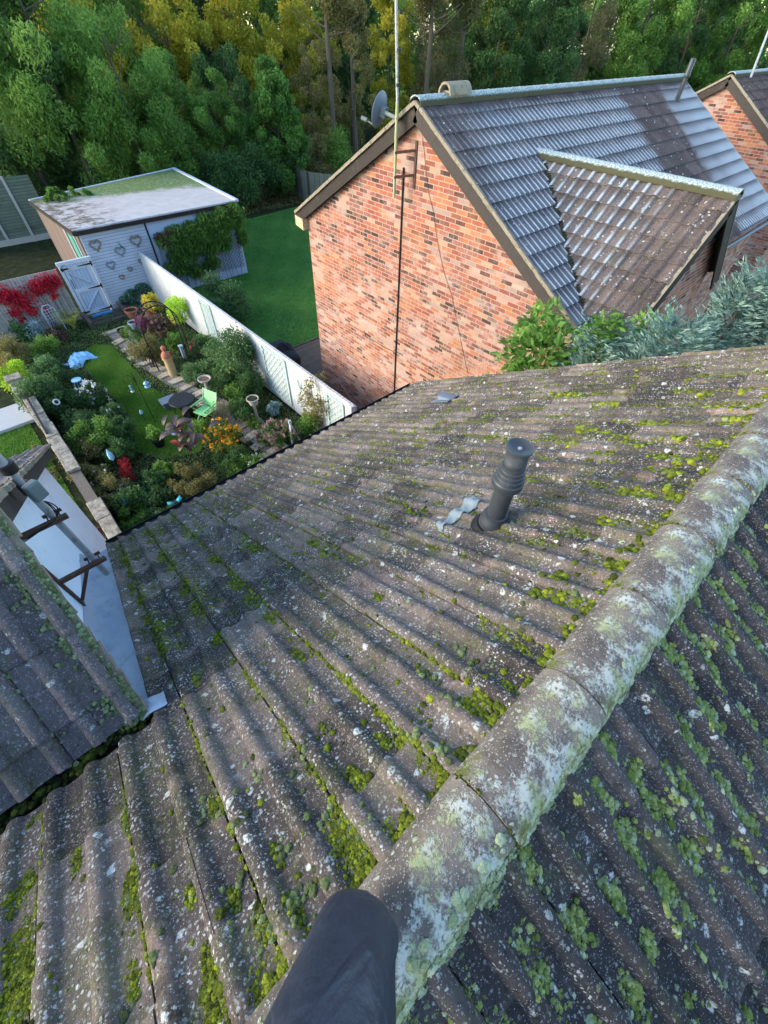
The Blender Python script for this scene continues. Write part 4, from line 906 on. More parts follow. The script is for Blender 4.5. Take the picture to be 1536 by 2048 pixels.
mpn = t.N('Mapping', {0: co}); mpn.inputs['Rotation'].default_value = (.3, .5, .8); mpn.inputs['Scale'].default_value = (4, 13, 5)
crease = t.N('TexNoise', {'Vector': mpn.outputs[0], 'Scale': 1.1, 'Detail': 3.0, 'Roughness': .55, 'Distortion': .4}).outputs[0]
cr2 = t.math('ABSOLUTE', t.math('SUBTRACT', crease, .5))
mp2 = t.N('Mapping', {0: co}); mp2.inputs['Rotation'].default_value = (.9, .2, .4); mp2.inputs['Scale'].default_value = (70, 8, 20)
scu = t.step(t.N('TexNoise', {'Vector': mp2.outputs[0], 'Scale': 1.0, 'Detail': 3.0}).outputs[0], .66, .74)
col = t.mix(n_, (.014, .020, .034), (.032, .042, .066))
col = t.mix(t.math('MULTIPLY', scu, .22), col, (.12, .13, .14))
col = t.mix(t.math('MULTIPLY', t.step(t.noise(co, 11, 6, .75), .62, .72), .30), col, (.10, .105, .11))
weave = t.noise(co, 900, 2, .6)
h = t.math('ADD', t.math('MULTIPLY', t.step(cr2, .12, .0), .38), t.math('ADD', t.math('MULTIPLY', t.noise(co, 22, 4, .6, .2), .8), t.math('MULTIPLY', weave, .06)))
M['trousers'] = t.fin(col, .42, t.bump(h, .55, .014), .45)
body = skin_body('body', nodes, edges, None); tx = bpy.data.textures.new('folds', 'CLOUDS'); tx.noise_scale = .07; tx.noise_depth = 3
bo = link('body', body, [M['trousers']], person, True)
dm = bo.modifiers.new('folds', 'DISPLACE'); dm.texture = tx; dm.strength = .024; dm.mid_level = .5; dm.texture_coords = 'GLOBAL'
ss = bo.modifiers.new('s', 'SUBSURF'); ss.levels = ss.render_levels = 1
skin_c = plain('skin', (.42, .24, .17), .6, .1, 20, .1)
mb = MB(); mb.lathe([(.02, -.10), (.06, -.09), (.085, -.03), (.095, .04), (.08, .10), (.04, .135), (.01, .14)], head + Vector((0, 0, .05)), 18); hd = mb.build('hat', M['trousers'], person)
# ================================================================= FOLIAGE BUILDERS
def leafquads(C, S, asp=.55, rg=RNG, dirs=None, droop=0.0):
    """one small folded leaf (2 triangles as a quad) per centre"""
    n = len(C)
    a = rg.normal(0, 1, (n, 3)) if dirs is None else dirs + rg.normal(0, .35, (n, 3)); a[:, 2] -= droop
    a /= np.linalg.norm(a, axis=1)[:, None]; b = rg.normal(0, 1, (n, 3)); b -= a * (a * b).sum(1)[:, None]; b /= np.linalg.norm(b, axis=1)[:, None]
    c = np.cross(a, b); S = S[:, None]
    V = np.stack([C - a * S, C + b * S * asp + c * S * .12, C + a * S, C - b * S * asp + c * S * .12], 1).reshape(-1, 3)
    return V, np.arange(4 * n).reshape(n, 4)
def blob_points(n, blobs, rg, shell=.55):
    """points in the outer part of many blobs; returns centre, outward direction, blob id"""
    B = np.array(blobs); w = B[:, 3] ** 2; idn = rg.choice(len(B), n, p=w / w.sum())
    d = rg.normal(0, 1, (n, 3)); d /= np.linalg.norm(d, axis=1)[:, None]
    r = (shell + (1 - shell) * rg.uniform(0, 1, n)) * (1 + .12 * rg.normal(0, 1, n))
    return B[idn, :3] + d * (B[idn, 3] * r)[:, None], d, idn
def foliage(name, blobs, n, size, mat, parent=None, rg=None, asp=.55, tmean=.5, tvar=.14, outward=.0, droop=0., shell=.5, zmin=None):
    rg = rg or RNG; C, d, idn = blob_points(n, blobs, rg, shell)
    if zmin is not None:
        k = C[:, 2] > zmin; C, d, idn = C[k], d[k], idn[k]
    S = size * rg.uniform(.6, 1.35, len(C)); bt = rg.normal(0, .13, len(blobs))
    T = np.clip(tmean + bt[idn] + rg.normal(0, tvar, len(C)) + .10 * d[:, 2], 0, 1)
    V, F = leafquads(C, S, asp, rg, d * outward if outward else None, droop)
    me = npmesh(name, V, F, False, T); return me
def crown_blobs(rg, n, rx, ry, rz, z0, rmin, rmax, kind='round'):
    out = []
    for k in range(n):
        d = rg.normal(0, 1, 3); d /= np.linalg.norm(d); q = rg.uniform(.35, 1) ** .6
        z = d[2] * q; tap = 1.0
        if kind == 'cone': tap = max(.18, 1 - (z + 1) / 2 * .8)
        out.append((d[0] * q * rx * tap, d[1] * q * ry * tap, z0 + z * rz, rg.uniform(rmin, rmax) * (tap * .5 + .5)))
    return out
def trunk_mesh(rg, H, r, lean=.3, limbs=9, z0=.3):
    mb = MB(); pts = [Vector((0, 0, -.2))]
    lx, ly = rg.uniform(-lean, lean), rg.uniform(-lean, lean)
    for k in range(1, 8): f = k / 7; pts.append(Vector((lx * f * f * 2 + rg.uniform(-.05, .05), ly * f * f * 2 + rg.uniform(-.05, .05), H * f)))
    mb.tube(pts, [r * (1.25 if i == 0 else 1 - .78 * i / 7) for i in range(8)], 9)
    for k in range(limbs):
        f = rg.uniform(z0, .95); i = min(int(f * 7), 6); p = pts[i].lerp(pts[i + 1], f * 7 - i); a = rg.uniform(0, 6.28); l_ = H * rg.uniform(.16, .3) * (1.2 - f * .5)
        q = p + Vector((math.cos(a), math.sin(a), rg.uniform(.3, .9))) * l_; m_ = p.lerp(q, .5) + Vector((0, 0, -.06 * l_))
        mb.tube([p, m_, q], [r * .34 * (1.1 - f * .6), r * .22 * (1.1 - f * .6), r * .07], 6)
    return mb.mesh('trunk')
def tree_proto(seed, H, rx, rz, kind, nblob, nleaf, lsize, mat, asp=.5, droop=.2, r=.18, tm=.5, rb=(.5, 1.0), low=.45):
    rg = np.random.default_rng(seed); cz = H - rz
    bl = crown_blobs(rg, nblob, rx, rx, rz, cz, rb[0], rb[1], kind)
    crown = foliage('crown', bl, nleaf, lsize, mat, rg=rg, asp=asp, droop=droop, tmean=tm)
    crown.materials.append(mat); tr = trunk_mesh(rg, H * .86, r, limbs=12, z0=low); tr.materials.append(M['bark'])
    return crown, tr
PROTO = {
    'willow': tree_proto(1, 12.5, 3.4, 5.4, 'round', 70, 30000, .105, L['mid'], .34, .9, .2, rb=(.5, 1.1)),
    'broad': tree_proto(2, 12, 3.3, 5.2, 'round', 75, 30000, .11, L['mid'], .5, .3, .2, tm=.36),
    'dark': tree_proto(3, 12.5, 3.2, 6.0, 'round', 70, 26000, .11, L['dark'], .5, .3, .22),
    'gold': tree_proto(4, 13, 2.9, 5.6, 'round', 55, 17000, .115, L['yellow'], .55, .2, .16, tm=.5, rb=(.4, .9)),
    'bushy': tree_proto(5, 7.2, 3.1, 3.5, 'cone', 110, 42000, .095, L['cypress'], .42, .55, .12, rb=(.35, .65)),
    'thin': tree_proto(6, 12, 2.3, 5.2, 'round', 45, 12000, .095, L['olive'], .5, .4, .15, rb=(.35, .8)),
    'pole': tree_proto(9, 15, 2.2, 3.2, 'round', 30, 9000, .10, L['olive'], .5, .3, .27, rb=(.4, .9), low=.55),
    'russet': tree_proto(7, 12.5, 2.4, 5.6, 'round', 55, 15000, .10, L['brown'], .3, .6, .2, rb=(.4, .9)),
}
def tree(kind, x, y, sc, rz, label, group='trees of the wood behind the gardens', z=0.0, sz=None, name='tree'):
    t_ = thing(name, label, 'tree', (x, y, z), group, rz); t_.scale = (sc, sc, sz or sc)
    for nm, me in zip(('crown', 'trunk'), PROTO[kind]):
        o = bpy.data.objects.new(nm, me); COL.objects.link(o); o.parent = t_
    return t_
# ================================================================= GROUND
def sheet(name, pts, z, mat, label=None, cat=None, kind='structure'):
    me = bpy.data.meshes.new(name); me.from_pydata([(p[0], p[1], z) for p in pts], [], [tuple(range(len(pts)))]); me.update()
    if me.polygons[0].normal.z < 0: me.flip_normals()
    o = link(name, me, mat); o['kind'] = kind; return o
sheet('ground', [(-150, -120), (220, -120), (220, 220), (-150, 220)], 0, M['soil'])
FX = 5.65 * .965; FY0 = 6.9; FY1 = 20.5
lawnpts = [P(*p) for p in [(190, 690), (222, 692), (260, 730), (300, 775), (345, 800), (385, 822), (420, 850), (400, 905), (330, 920), (275, 905), (268, 870), (262, 835), (232, 800), (205, 775), (168, 735), (160, 708)]]
sheet('lawn', lawnpts, .012, M['lawn'])
sheet('neighbour_lawn', [(FX + .05, 13.3), (30, 13.3), (34, 29.5), (FX + .05, 27)], .010, M['lawn_far'])
sheet('side_lawn', [(-6, 7.5), (-1.0, 7.5), (-1.0, 15.8), (-6, 15.8)], .010, M['lawn'])
pa = [P(*p) for p in [(213, 668), (252, 652), (300, 715), (380, 770), (450, 800), (520, 835), (590, 905), (560, 930), (480, 865), (400, 800), (330, 768), (270, 725)]]
sheet('path', pa, .008, M['gravel'])
def blades(name, poly, n, h, mat, z=.012, label=None):
    xs = [p[0] for p in poly]; ys = [p[1] for p in poly]; rg = np.random.default_rng(5)
    X = rg.uniform(min(xs), max(xs), n * 2); Y = rg.uniform(min(ys), max(ys), n * 2); ins = np.zeros(len(X), bool)
    for i in range(len(poly)):
        x1, y1, x2, y2 = poly[i][0], poly[i][1], poly[i - 1][0], poly[i - 1][1]
        ins ^= ((y1 > Y) != (y2 > Y)) & (X < (x2 - x1) * (Y - y1) / (y2 - y1 + 1e-12) + x1)
    X, Y = X[ins], Y[ins]; k = len(X); a = rg.uniform(0, 6.28, k); w = .012; hh = h * rg.uniform(.4, 1.2, k)
    lean = rg.normal(0, .5, (k, 2)) * hh[:, None]
    B1 = np.stack([X - w * np.cos(a), Y - w * np.sin(a), np.full(k, z)], -1); B2 = np.stack([X + w * np.cos(a), Y + w * np.sin(a), np.full(k, z)], -1)
    T1 = np.stack([X + lean[:, 0] + .002, Y + lean[:, 1], z + hh], -1)
    V = np.stack([B1, B2, T1], 1).reshape(-1, 3); F = np.arange(3 * k).reshape(k, 3)
    tt = np.clip(.5 + .18 * np.sin(X * 1.7 + Y) + .15 * np.sin(X * 4.1 - Y * 3.3) + rg.normal(0, .15, k), 0, 1)
    o = link(name, npmesh(name, V, F, False, tt), mat); tag(o, label, 'grass', kind='stuff')
blades('grass', lawnpts, 46000, .045, L['grass'], label='short green grass of the curved lawn beside the stepping path')
blades('grass', [(FX + .05, 13.3), (14, 13.3), (19, 28), (FX + 2, 27)], 60000, .06, leaf_mat('cool grass blades', (.045, .15, .03), (.09, .24, .05), (.18, .34, .08), .3), label='plain green grass of the neighbouring garden behind the white fence')
blades('grass', [(-4, 7.5), (-1.0, 7.5), (-1.0, 15.8), (-4, 15.8)], 16000, .05, L['grass'], label='small patch of grass left of the stone wall')
# paving strips of the path
sl = [((207, 671), (252, 655)), ((228, 690), (262, 672)), ((244, 704), (282, 690)), ((258, 720), (290, 708)), ((272, 735), (305, 722)), ((300, 742), (335, 738)), ((318, 757), (352, 742)), ((340, 768), (372, 756)), ((355, 785), (395, 765)), ((378, 798), (415, 780)), ((395, 815), (430, 797)), ((465, 865), (505, 842)), ((485, 885), (520, 862)), ((505, 900), (540, 880)), ((520, 918), (555, 897))]
for i, (a, b) in enumerate(sl):
    A_, B_ = P(*a), P(*b); d = (B_ - A_); d.z = 0; c = (A_ + B_) / 2; mb = MB()
    mb.bar(A_ + Vector((0, 0, .03)), B_ + Vector((0, 0, .03)), .26 + .03 * math.sin(i * 2.1), .05); o = mb.build('paving_strip', M['slab']); bv = o.modifiers.new('b', 'BEVEL'); bv.width = .012
    o['label'] = 'buff stone strip laid across the gravel path as a step, one of the row'; o['category'] = 'paving'; o['group'] = 'buff stone strips of the garden path'
# ================================================================= WHITE FENCE between the gardens (one thing, bays as parts)
wf = thing('garden_fence', 'whitewashed board fence running down between the two gardens', 'fence', (FX, 14, 0))
hts = 1.80
y = FY0; k = 0
while y < FY1 - .3:
    y2 = min(y + 1.83, FY1); mb = MB(); mb.box((FX, (y + y2) / 2, hts / 2 + .06), (.045, y2 - y - .004, hts)); mb.build('fence_panel', M['fence_white'], wf)
    mb = MB(); mb.box((FX + .05, y, hts / 2), (.09, .09, hts + .06)); mb.build('fence_post', M['fence_white'], wf); y = y2
mb = MB(); mb.box((FX, (FY0 + FY1) / 2, hts + .075), (.075, FY1 - FY0, .03)); mb.build('coping_rail', M['fence_white'], wf)
mb = MB(); mb.box((FX - .06, FY0 - .02, .95), (.12, .12, 1.9)); mb.build('fence_post', M['trim_white'], wf)
# trellises on the fence
def trellis_y(y0, y1, z0, z1, x, label, narrow_top=None, n=7):
    mb = MB(); t_ = thing('trellis', label, 'trellis', (x, (y0 + y1) / 2, z0))
    for ya, yb, za, zb in ((y0, y0, z0, z1), (y1, y1, z0, z1), (y0, y1, z0, z0), (y0, y1, z1, z1)): mb.bar((x, ya, za), (x, yb, zb), .03, .03)
    mb.build('frame', M['trellis'], t_); mb = MB(); w = y1 - y0; h = z1 - z0; st = .19; c = -h
    while c < w:
        pa_ = (max(0, c), max(0, -c)); e = min(w, c + h); 
        mb.bar((x - .006, y0 + pa_[0], z0 + pa_[0] - c), (x - .006, y0 + e, z0 + e - c), .006, .014); mb.bar((x - .014, y1 - pa_[0], z0 + pa_[0] - c), (x - .014, y1 - e, z0 + e - c), .006, .014); c += st
    mb.build('lattice', M['trellis'], t_)
trellis_y(14.5, 15.3, .35, 1.75, FX - .05, 'narrow pale green lattice trellis on the middle of the white fence')
trellis_y(9.95, 11.2, .25, 1.75, FX - .05, 'widest lattice trellis on the white fence, behind the dark shrub')
trellis_y(7.25, 7.95, .6, 1.7, FX - .05, 'small lattice trellis at the near end of the white fence')
def scroll(y, z, label, s=1.0):
    mb = MB()
    for sg in (-1, 1):
        pts = [Vector((FX - .04, y + sg * (.02 + .10 * s * math.sin(t_ * .5)) * (1 - t_ / 11), z + .30 * s * math.sin(t_ * .42) * (1 - t_ / 14))) for t_ in np.linspace(0, 8, 26)]
        mb.tube(pts, .008, 6)
    tag(mb.build('wall_scroll', M['trellis']), label, 'ornament')
scroll(13.3, 1.2, 'thin wire scroll ornament on the white fence beside the narrow trellis', 1.0)
scroll(9.3, 1.1, 'larger wire scroll ornament on the white fence below the black covered barbecue', 1.3)
# far garden fences
gf = thing('garden_fence', 'grey feather-edge fence behind the crimson creeper', 'fence', (0, 20.55, 0))
for k in range(4):
    x1 = 2.42 - k * 1.83; mb = MB(); mb.box((x1 - .915, 20.60, .95), (1.82, .03, 1.85)); mb.build('fence_panel', M['fence_grey'], gf)
    mb = MB()
    for zz in (.35, .95): mb.box((x1 - .915, 20.55, zz), (1.82, .05, .08))
    mb.build('rail', M['fence_grey'], gf)
tf = thing('garden_fence', 'tall dull green lap fence beyond the white shed, top left', 'fence', (2, 31, 0))
fa = P(-140, 520); fb = P(118, 473); dn = (fb - fa).normalized(); LL = (fb - fa).length; nb = 5
for k in range(nb):
    a = fa + dn * (LL * k / nb); b = fa + dn * (LL * (k + 1) / nb); mb = MB(); mb.bar(a + Vector((0, 0, 1.35)), b + Vector((0, 0, 1.35)), .05, 2.7); mb.build('fence_panel', M['fence_green'], tf)
    mb = MB(); mb.bar(a + Vector((.0, -.06, 0)), a + Vector((0, -.06, 2.75)), .12, .12); mb.build('fence_post', M['stone'], tf)
mb = MB(); mb.bar(fa + Vector((0, -.08, .14)), fb + Vector((0, -.08, .14)), .06, .26); mb.build('gravel_board', M['stone'], tf)
ff = thing('garden_fence', 'curved dull fence under the trees behind the brick house', 'fence', P(620, 400))
pp = [P(*p) for p in [(592, 392), (608, 402), (625, 408), (650, 412), (690, 415), (740, 415)]]
for k in range(5): mb = MB(); mb.bar(pp[k] + Vector((0, 0, .85)), pp[k + 1] + Vector((0, 0, .85)), .05, 1.7); mb.build('fence_panel', M['fence_far'], ff)
wb = PY(607, 312, P(600, 392).y + .5); mb = MB(); mb.lathe([(.22, -.3), (.27, .2), (.29, .34), (.27, .38), (.05, .42)], wb, 18); tag(mb.build('water_butt', M['bluepaint']), 'blue barrel standing behind the curved far fence', 'barrel')
# ================================================================= SHED
sy = 20.56; shx0, shx1 = 3.62, 10.08; zt = 2.86
shed = thing('garden_shed', 'large pale blue painted shed with a flat moss-streaked roof', 'shed', (6.8, sy, 0))
FL, FR, BR, BL = Vector((3.50, sy - .12, 2.93)), Vector((10.18, sy - .12, 2.90)), Vector((11.05, 28.9, 2.62)), Vector((3.55, 27.0, 2.60))
mb = MB(); mb.box(((3.66 + 6.06) / 2, sy + .03, zt / 2), (2.40, .06, zt)); mb.build('front_wall', M['shed_white'], shed)
mb = MB(); mb.box(((6.12 + 10.04) / 2, sy + .03, zt / 2), (3.92, .06, zt)); mb.build('front_wall', M['shed_panel'], shed)
mb = MB(); mb.box((6.09, sy - .005, zt / 2), (.05, .06, zt)); mb.build('corner_trim', M['barge'], shed)
mb = MB(); mb.prism([(10.04, sy + .07, 0), (10.04, sy + .07, zt - .02), (10.8, 28.7, 2.5), (10.8, 28.7, 0)], (-.06, 0, 0)); mb.build('side_wall', M['shed_panel'], shed)
mb = MB(); mb.prism([(3.60, sy + .07, 0), (3.60, sy + .07, zt - .04), (3.62, 26.9, 2.46), (3.62, 26.9, 0)], (.06, 0, 0)); mb.build('side_wall', boards('brown shed side', (.17, .13, .11), 1, .15, .08, .3), shed)
mb = MB(); mb.box((3.585, sy + 1.2, 1.35), (.02, .55, 2.3)); mb.build('side_door', plain('green painted door', (.05, .30, .20), .6, .1), shed)
for yy in (.55, 1.85): mb = MB(); mb.box((3.575, sy + yy, 1.4), (.03, .10, 2.6)); mb.build('door_post', M['trim_white'], shed)
t = NT('mossy mineral felt'); co = t.co(); s = t.sep(co)
col = t.mix(t.noise(co, 3, 6, .7), (.30, .285, .28), (.58, .55, .53)); back = t.step(t.math('ADD', t.math('ADD', s[1], t.math('MULTIPLY', s[0], .30)), t.math('MULTIPLY', t.noise(co, .9, 6, .75), 4.0)), 5.7, 7.2)
left = t.step(t.math('ADD', s[0], t.math('MULTIPLY', t.noise(co, 1.2, 5, .7), 3.0)), .6, -.9)
col = t.mix(t.math('MULTIPLY', back, t.step(t.noise(co, 8, 5, .7), .25, .5)), col, t.mix(t.noise(co, 14, 4), (.06, .11, .03), (.17, .25, .08)))
col = t.mix(t.math('MULTIPLY', left, t.step(t.noise(co, 2.2, 6, .8), .42, .58)), col, (.11, .095, .07))
M['felt'] = t.fin(col, .9, t.bump(t.noise(co, 30, 5, .7), .6, .02), .2)
mb = MB(); n_ = 24; o0 = Vector((6.8, sy, 0))
vs = [FL - o0, FR - o0, BR - o0, BL - o0]; mb.add(vs + [v - Vector((0, 0, .07)) for v in vs], [(0, 1, 2, 3), (7, 6, 5, 4), (0, 4, 5, 1), (1, 5, 6, 2), (2, 6, 7, 3), (3, 7, 4, 0)])
ro = link('roof', mb.mesh('roof'), M['felt'], shed)
mb = MB(); mb.bar(FL + Vector((-.02, -.02, -.09)), FR + Vector((.02, -.02, -.09)), .03, .13); mb.build('fascia', M['barge'], shed)
mb = MB(); mb.bar(FR + Vector((.0, 0, .01)), BR + Vector((.0, 0, .01)), .14, .10); mb.build('roof_kerb', M['trim_white'], shed)
mb = MB(); mb.bar(FL + Vector((-.02, 0, -.08)), BL + Vector((-.02, 0, -.08)), .04, .15); mb.build('fascia', M['barge'], shed)
mb = MB(); mb.bar(BL, BR, .08, .08); mb.build('roof_kerb', M['trim_white'], shed)
mb = MB(); mb.bar(FL + Vector((0, 0, .03)), FR + Vector((0, 0, .03)), .05, .03); mb.build('roof_kerb', M['trim_white'], shed)
# hearts hung on the shed wall
def heart(px, py, s, mat, label):
    c = PY(px, py, sy - .03); t_ = np.linspace(0, 2 * math.pi, 34); mb = MB()
    for j, off in enumerate(((0, 1), (.012, .93), (-.012, .96))):
        pts = [c + Vector((16 * math.sin(a) ** 3 / 17 * s * off[1] + .006 * math.sin(a * 9 + j), -off[0], (13 * math.cos(a) - 5 * math.cos(2 * a) - 2 * math.cos(3 * a) - math.cos(4 * a)) / 17 * s * off[1] + .006 * math.cos(a * 7 + j))) for a in t_]
        mb.tube(pts, s * .11, 6)
    tag(mb.build('heart_wreath', mat), label, 'heart decoration', 'heart decorations on the shed wall')
WW = M['wicker']; W2 = M['wickerwhite']
heart(191, 490, .21, WW, 'brown wicker heart at the top left of the shed wall')
heart(272, 481, .22, WW, 'thick grey wicker heart nearest the ivy on the shed wall')
heart(241, 502, .20, W2, 'whitewashed heart hanging from a dark hook, upper middle of the wall')
heart(222, 530, .17, W2, 'whitewashed double heart halfway down, next to the gate top')
heart(282, 522, .11, WW, 'small wicker heart on the right below the thick grey one')
heart(260, 538, .10, WW, 'tiny wicker heart in the lower middle of the shed wall')
heart(244, 554, .11, WW, 'lowest small wicker heart, just above the leafy ivy panel')
mb = MB(); a = PY(236, 484, sy - .03); mb.tube([a, a + Vector((.03, -.04, -.12)), a + Vector((.08, -.05, -.22))], .012, 6); tag(mb.build('wall_hook', M['black']), 'dark hook above the hanging whitewashed heart', 'hook')
# ================================================================= LEDGED GATE
gy = sy - .10
gt = thing('garden_gate', 'pale blue ledged and braced gate with black strap hinges', 'gate', (3.05, gy, .1))
gx0, gx1, gz0, gz1 = 2.50, 3.66, .12, 2.0
mb = MB(); mb.box(((gx0 + gx1) / 2, gy, (gz0 + gz1) / 2), (gx1 - gx0 - .24, .04, gz1 - gz0 - .1)); mb.build('boards', M['gate'], gt)
for xx in (gx0 + .05, gx1 - .05): mb = MB(); mb.box((xx, gy, (gz0 + gz1) / 2), (.10, .10, gz1 - gz0 + .1)); mb.build('gate_post', M['trim_white'], gt)
for zz in (gz0 + .12, 1.06, gz1 - .16): mb = MB(); mb.box(((gx0 + gx1) / 2, gy - .035, zz), (gx1 - gx0 - .26, .03, .13)); mb.build('ledge', M['trim_white'], gt)
for xx in (gx0 + .18, gx1 - .19): mb = MB(); mb.box((xx, gy - .034, 1.06), (.10, .028, gz1 - gz0 - .14)); mb.build('stile', M['trim_white'], gt)
mb = MB(); mb.bar((gx0 + .2, gy - .04, gz1 - .26), (gx1 - .22, gy - .04, 1.14), .025, .09, (0, 1, 0)); mb.build('brace', M['trim_white'], gt)
mb = MB(); mb.bar((gx0 + .22, gy - .04, gz0 + .2), (gx1 - .22, gy - .04, .98), .025, .09, (0, 1, 0)); mb.build('brace', M['trim_white'], gt)
mb = MB(); mb.box(((gx0 + gx1) / 2, gy, gz1 + .04), (gx1 - gx0 + .04, .12, .10)); mb.build('lintel', M['trim_white'], gt)
for zz in (gz0 + .12, 1.07, gz1 - .13):
    mb = MB(); mb.prism([(gx1 - .08, gy - .075, zz + .03), (gx1 - .08, gy - .075, zz - .03), (gx1 - .55, gy - .075, zz - .008), (gx1 - .55, gy - .075, zz + .008)], (0, .015, 0)); mb.box((gx1 - .06, gy - .07, zz), (.05, .02, .16)); mb.build('hinge', M['black'], gt)
for zz in (gz0 + .16, gz1 - .14): mb = MB(); mb.box((gx0 + .15, gy - .07, zz), (.24, .02, .05)); mb.box((gx0 + .06, gy - .07, zz), (.04, .02, .12)); mb.build('bolt', M['black'], gt)
mb = MB(); mb.tube([(gx0 + .18, gy - .06, 1.5), (gx0 + .18, gy - .10, 1.48), (gx0 + .18, gy - .10, 1.2), (gx0 + .18, gy - .06, 1.18)], .014, 6); mb.build('handle', M['black'], gt)
# timber steps below the gate with a blue kneeler
stp = thing('timber_steps', 'low sleeper steps in front of the pale blue gate', 'steps', (3.2, 20.1, 0))
for k in range(3): mb = MB(); mb.box((3.2, 20.26 - k * .3, .06 - .015 * k), (1.25, .26, .14)); mb.build('step', M['sleeper'], stp)
for xx in (2.48, 3.9): mb = MB(); mb.box((xx, 19.9, .16), (.12, 1.2, .3)); mb.build('side_sleeper', M['sleeper'], stp)
mb = MB(); mb.box((3.12, 20.2, .16), (.78, .14, .06)); tag(mb.build('kneeler', M['bluepaint']), 'bright blue strip lying on the step under the gate', 'kneeling mat')
# ================================================================= DECK AND BARBECUE next door
dk = thing('timber_deck', 'brown timber deck wrapping round the corner of the brick gable', 'deck', (8, 12, 0))
mb = MB(); mb.box(((FX + .12 + 6.99) / 2, 9.0, .07), (6.99 - FX - .12, 8.0, .12)); mb.build('deck_boards', boards('brown decking long', (.115, .085, .062), 0, .14, .05, .3, horiz=True, dirt=(.06, .05, .035)), dk)
mb = MB(); mb.box((9.3, 11.72, .066), (7.7, 2.55, .12)); 
mb = MB(); mb.box(((FX + .12 + 12) / 2, 13.03, .075), (12 - FX - .12, .06, .17)); mb.build('deck_edge', M['deck'], dk)
mb = MB(); mb.box(((7.0 + 12) / 2, 11.75, .07), (4.98, 2.5, .12)); mb.build('deck_boards', boards('brown decking across', (.12, .088, .062), 1, .14, .05, .3, horiz=True, dirt=(.06, .05, .035)), dk)
mb = MB(); mb.box(((FX + .12 + 6.99) / 2, 13.0 - .0 + .0 - .02, .07), (6.99 - FX - .14, .02, .12))
bq = thing('covered_barbecue', 'barbecue hidden under a sagging black cover on the deck', 'barbecue', (6.45, 11.9, .13))
mb = MB(); ring = []
for (z, w, d, sag) in ((0, .62, .42, 0), (.35, .60, .40, .02), (.72, .62, .42, .01), (.86, .56, .36, .0), (.95, .40, .24, 0), (.98, .15, .1, 0)):
    ring.append([Vector((6.45 + d * math.copysign(abs(math.cos(a)) ** .6, math.cos(a)) * (1 + sag * math.sin(a * 9)) + .12 * (z > .3) * (math.sin(a) > .2) * 0, 11.85 + w * math.copysign(abs(math.sin(a)) ** .6, math.sin(a)) * (1 + sag * math.cos(a * 7)), .13 + z * (1 - .18 * (math.sin(a) < -.2)))) for a in np.linspace(0, 2 * math.pi, 28, endpoint=False)])
vs = [v for r_ in ring for v in r_]; fs = [(i * 28 + k, i * 28 + (k + 1) % 28, (i + 1) * 28 + (k + 1) % 28, (i + 1) * 28 + k) for i in range(5) for k in range(28)] + [tuple(range(140, 168))]
mb.add(vs, fs, True); mb.build('cover', M['blackmatte'], bq)
mb = MB(); mb.box((6.45, 11.15, .40), (.34, .30, .5)); mb.build('covered_side_shelf', M['blackmatte'], bq)
# ================================================================= GARDEN PLANTS
PS = [100]
def shrub(name, label, cat, px, py, w, h, mat, ls=.035, n=2600, flowers=None, z0=0.0, group=None, kind='round', asp=.5, droop=.1, outward=.6, d=None, tm=.5, stems=5, loc=None):
    PS[0] += 1; rg = np.random.default_rng(PS[0]); b = loc if loc is not None else P(px, py, z0 + h * .5); b = Vector((b.x, b.y, z0)); d = d or w
    t_ = thing(name, label, cat, b, group)
    bl = crown_blobs(rg, 16, w * .38, d * .38, h * .36, h * .52, min(w, h) * .13, min(w, h) * .27, kind)
    me = foliage('foliage', bl, n, ls, mat, rg=rg, asp=asp, droop=droop, outward=outward, tmean=tm, zmin=.01)
    link('foliage', me, mat, t_)
    if stems:
        mb = MB()
        for k in range(stems):
            q = bl[rg.integers(len(bl))]; mb.tube([(rg.normal(0, .03), rg.normal(0, .03), -.02), (q[0] * .4, q[1] * .4, q[2] * .5), (q[0], q[1], q[2])], [.012, .009, .004], 5)
        o = link('stems', mb.mesh('stems'), M['bark'], t_)
    if flowers:
        fm, fn, fs = flowers; C, dd, idn = blob_points(fn * 2, bl, rg, .98); C = C[dd[:, 2] > -.1][:min(fn, 100)]
        Q = rg.normal(0, fs * .3, (9, 3)); V, F = leafquads(Q, fs * .42 * rg.uniform(.7, 1.2, 9), .8, rg, None)
        fme = npmesh('flower', V, F, False, rg.uniform(.2, 1, 9)); fme.materials.append(fm)
        for p_ in C:
            o = bpy.data.objects.new('flower', fme); COL.objects.link(o); o.parent = t_; o.location = tuple(p_); o.rotation_euler = (rg.uniform(0, 6), rg.uniform(0, 6), rg.uniform(0, 6)); k_ = rg.uniform(.7, 1.3); o.scale = (k_, k_, k_)
    return t_
S = shrub
S('shrub', 'rusty orange and lime shrub at the left edge of the border', 'shrub', 25, 712, 1.3, 1.1, L['olive'], .04, 3200, tm=.75)
S('shrub', 'lime green feathery shrub below the rusty shrub, left edge', 'shrub', 28, 748, 1.3, .9, L['lime'], .035, 2500, tm=.25)
S('shrub', 'bright mid green mound in front of the creeper fence', 'shrub', 83, 690, 1.2, .9, L['mid'], .035, 3200, tm=.62)
S('shrub', 'dark spotted shrub under the left end of the creeper', 'shrub', 40, 664, .8, .8, L['dark'], .04, 1500)
S('perennial', 'silver blue plume plant at the foot of the grey fence', 'plant', 68, 660, .8, .75, L['silver'], .05, 800, asp=.25)
S('perennial', 'reddish bronze leaved plant between silver plumes and fern', 'plant', 118, 673, .8, .5, L['maroon'], .04, 1200)
S('shrub', 'broad green shrub left of the blue cloth', 'shrub', 98, 740, 1.4, 1.0, L['cool'], .04, 4200, tm=.55)
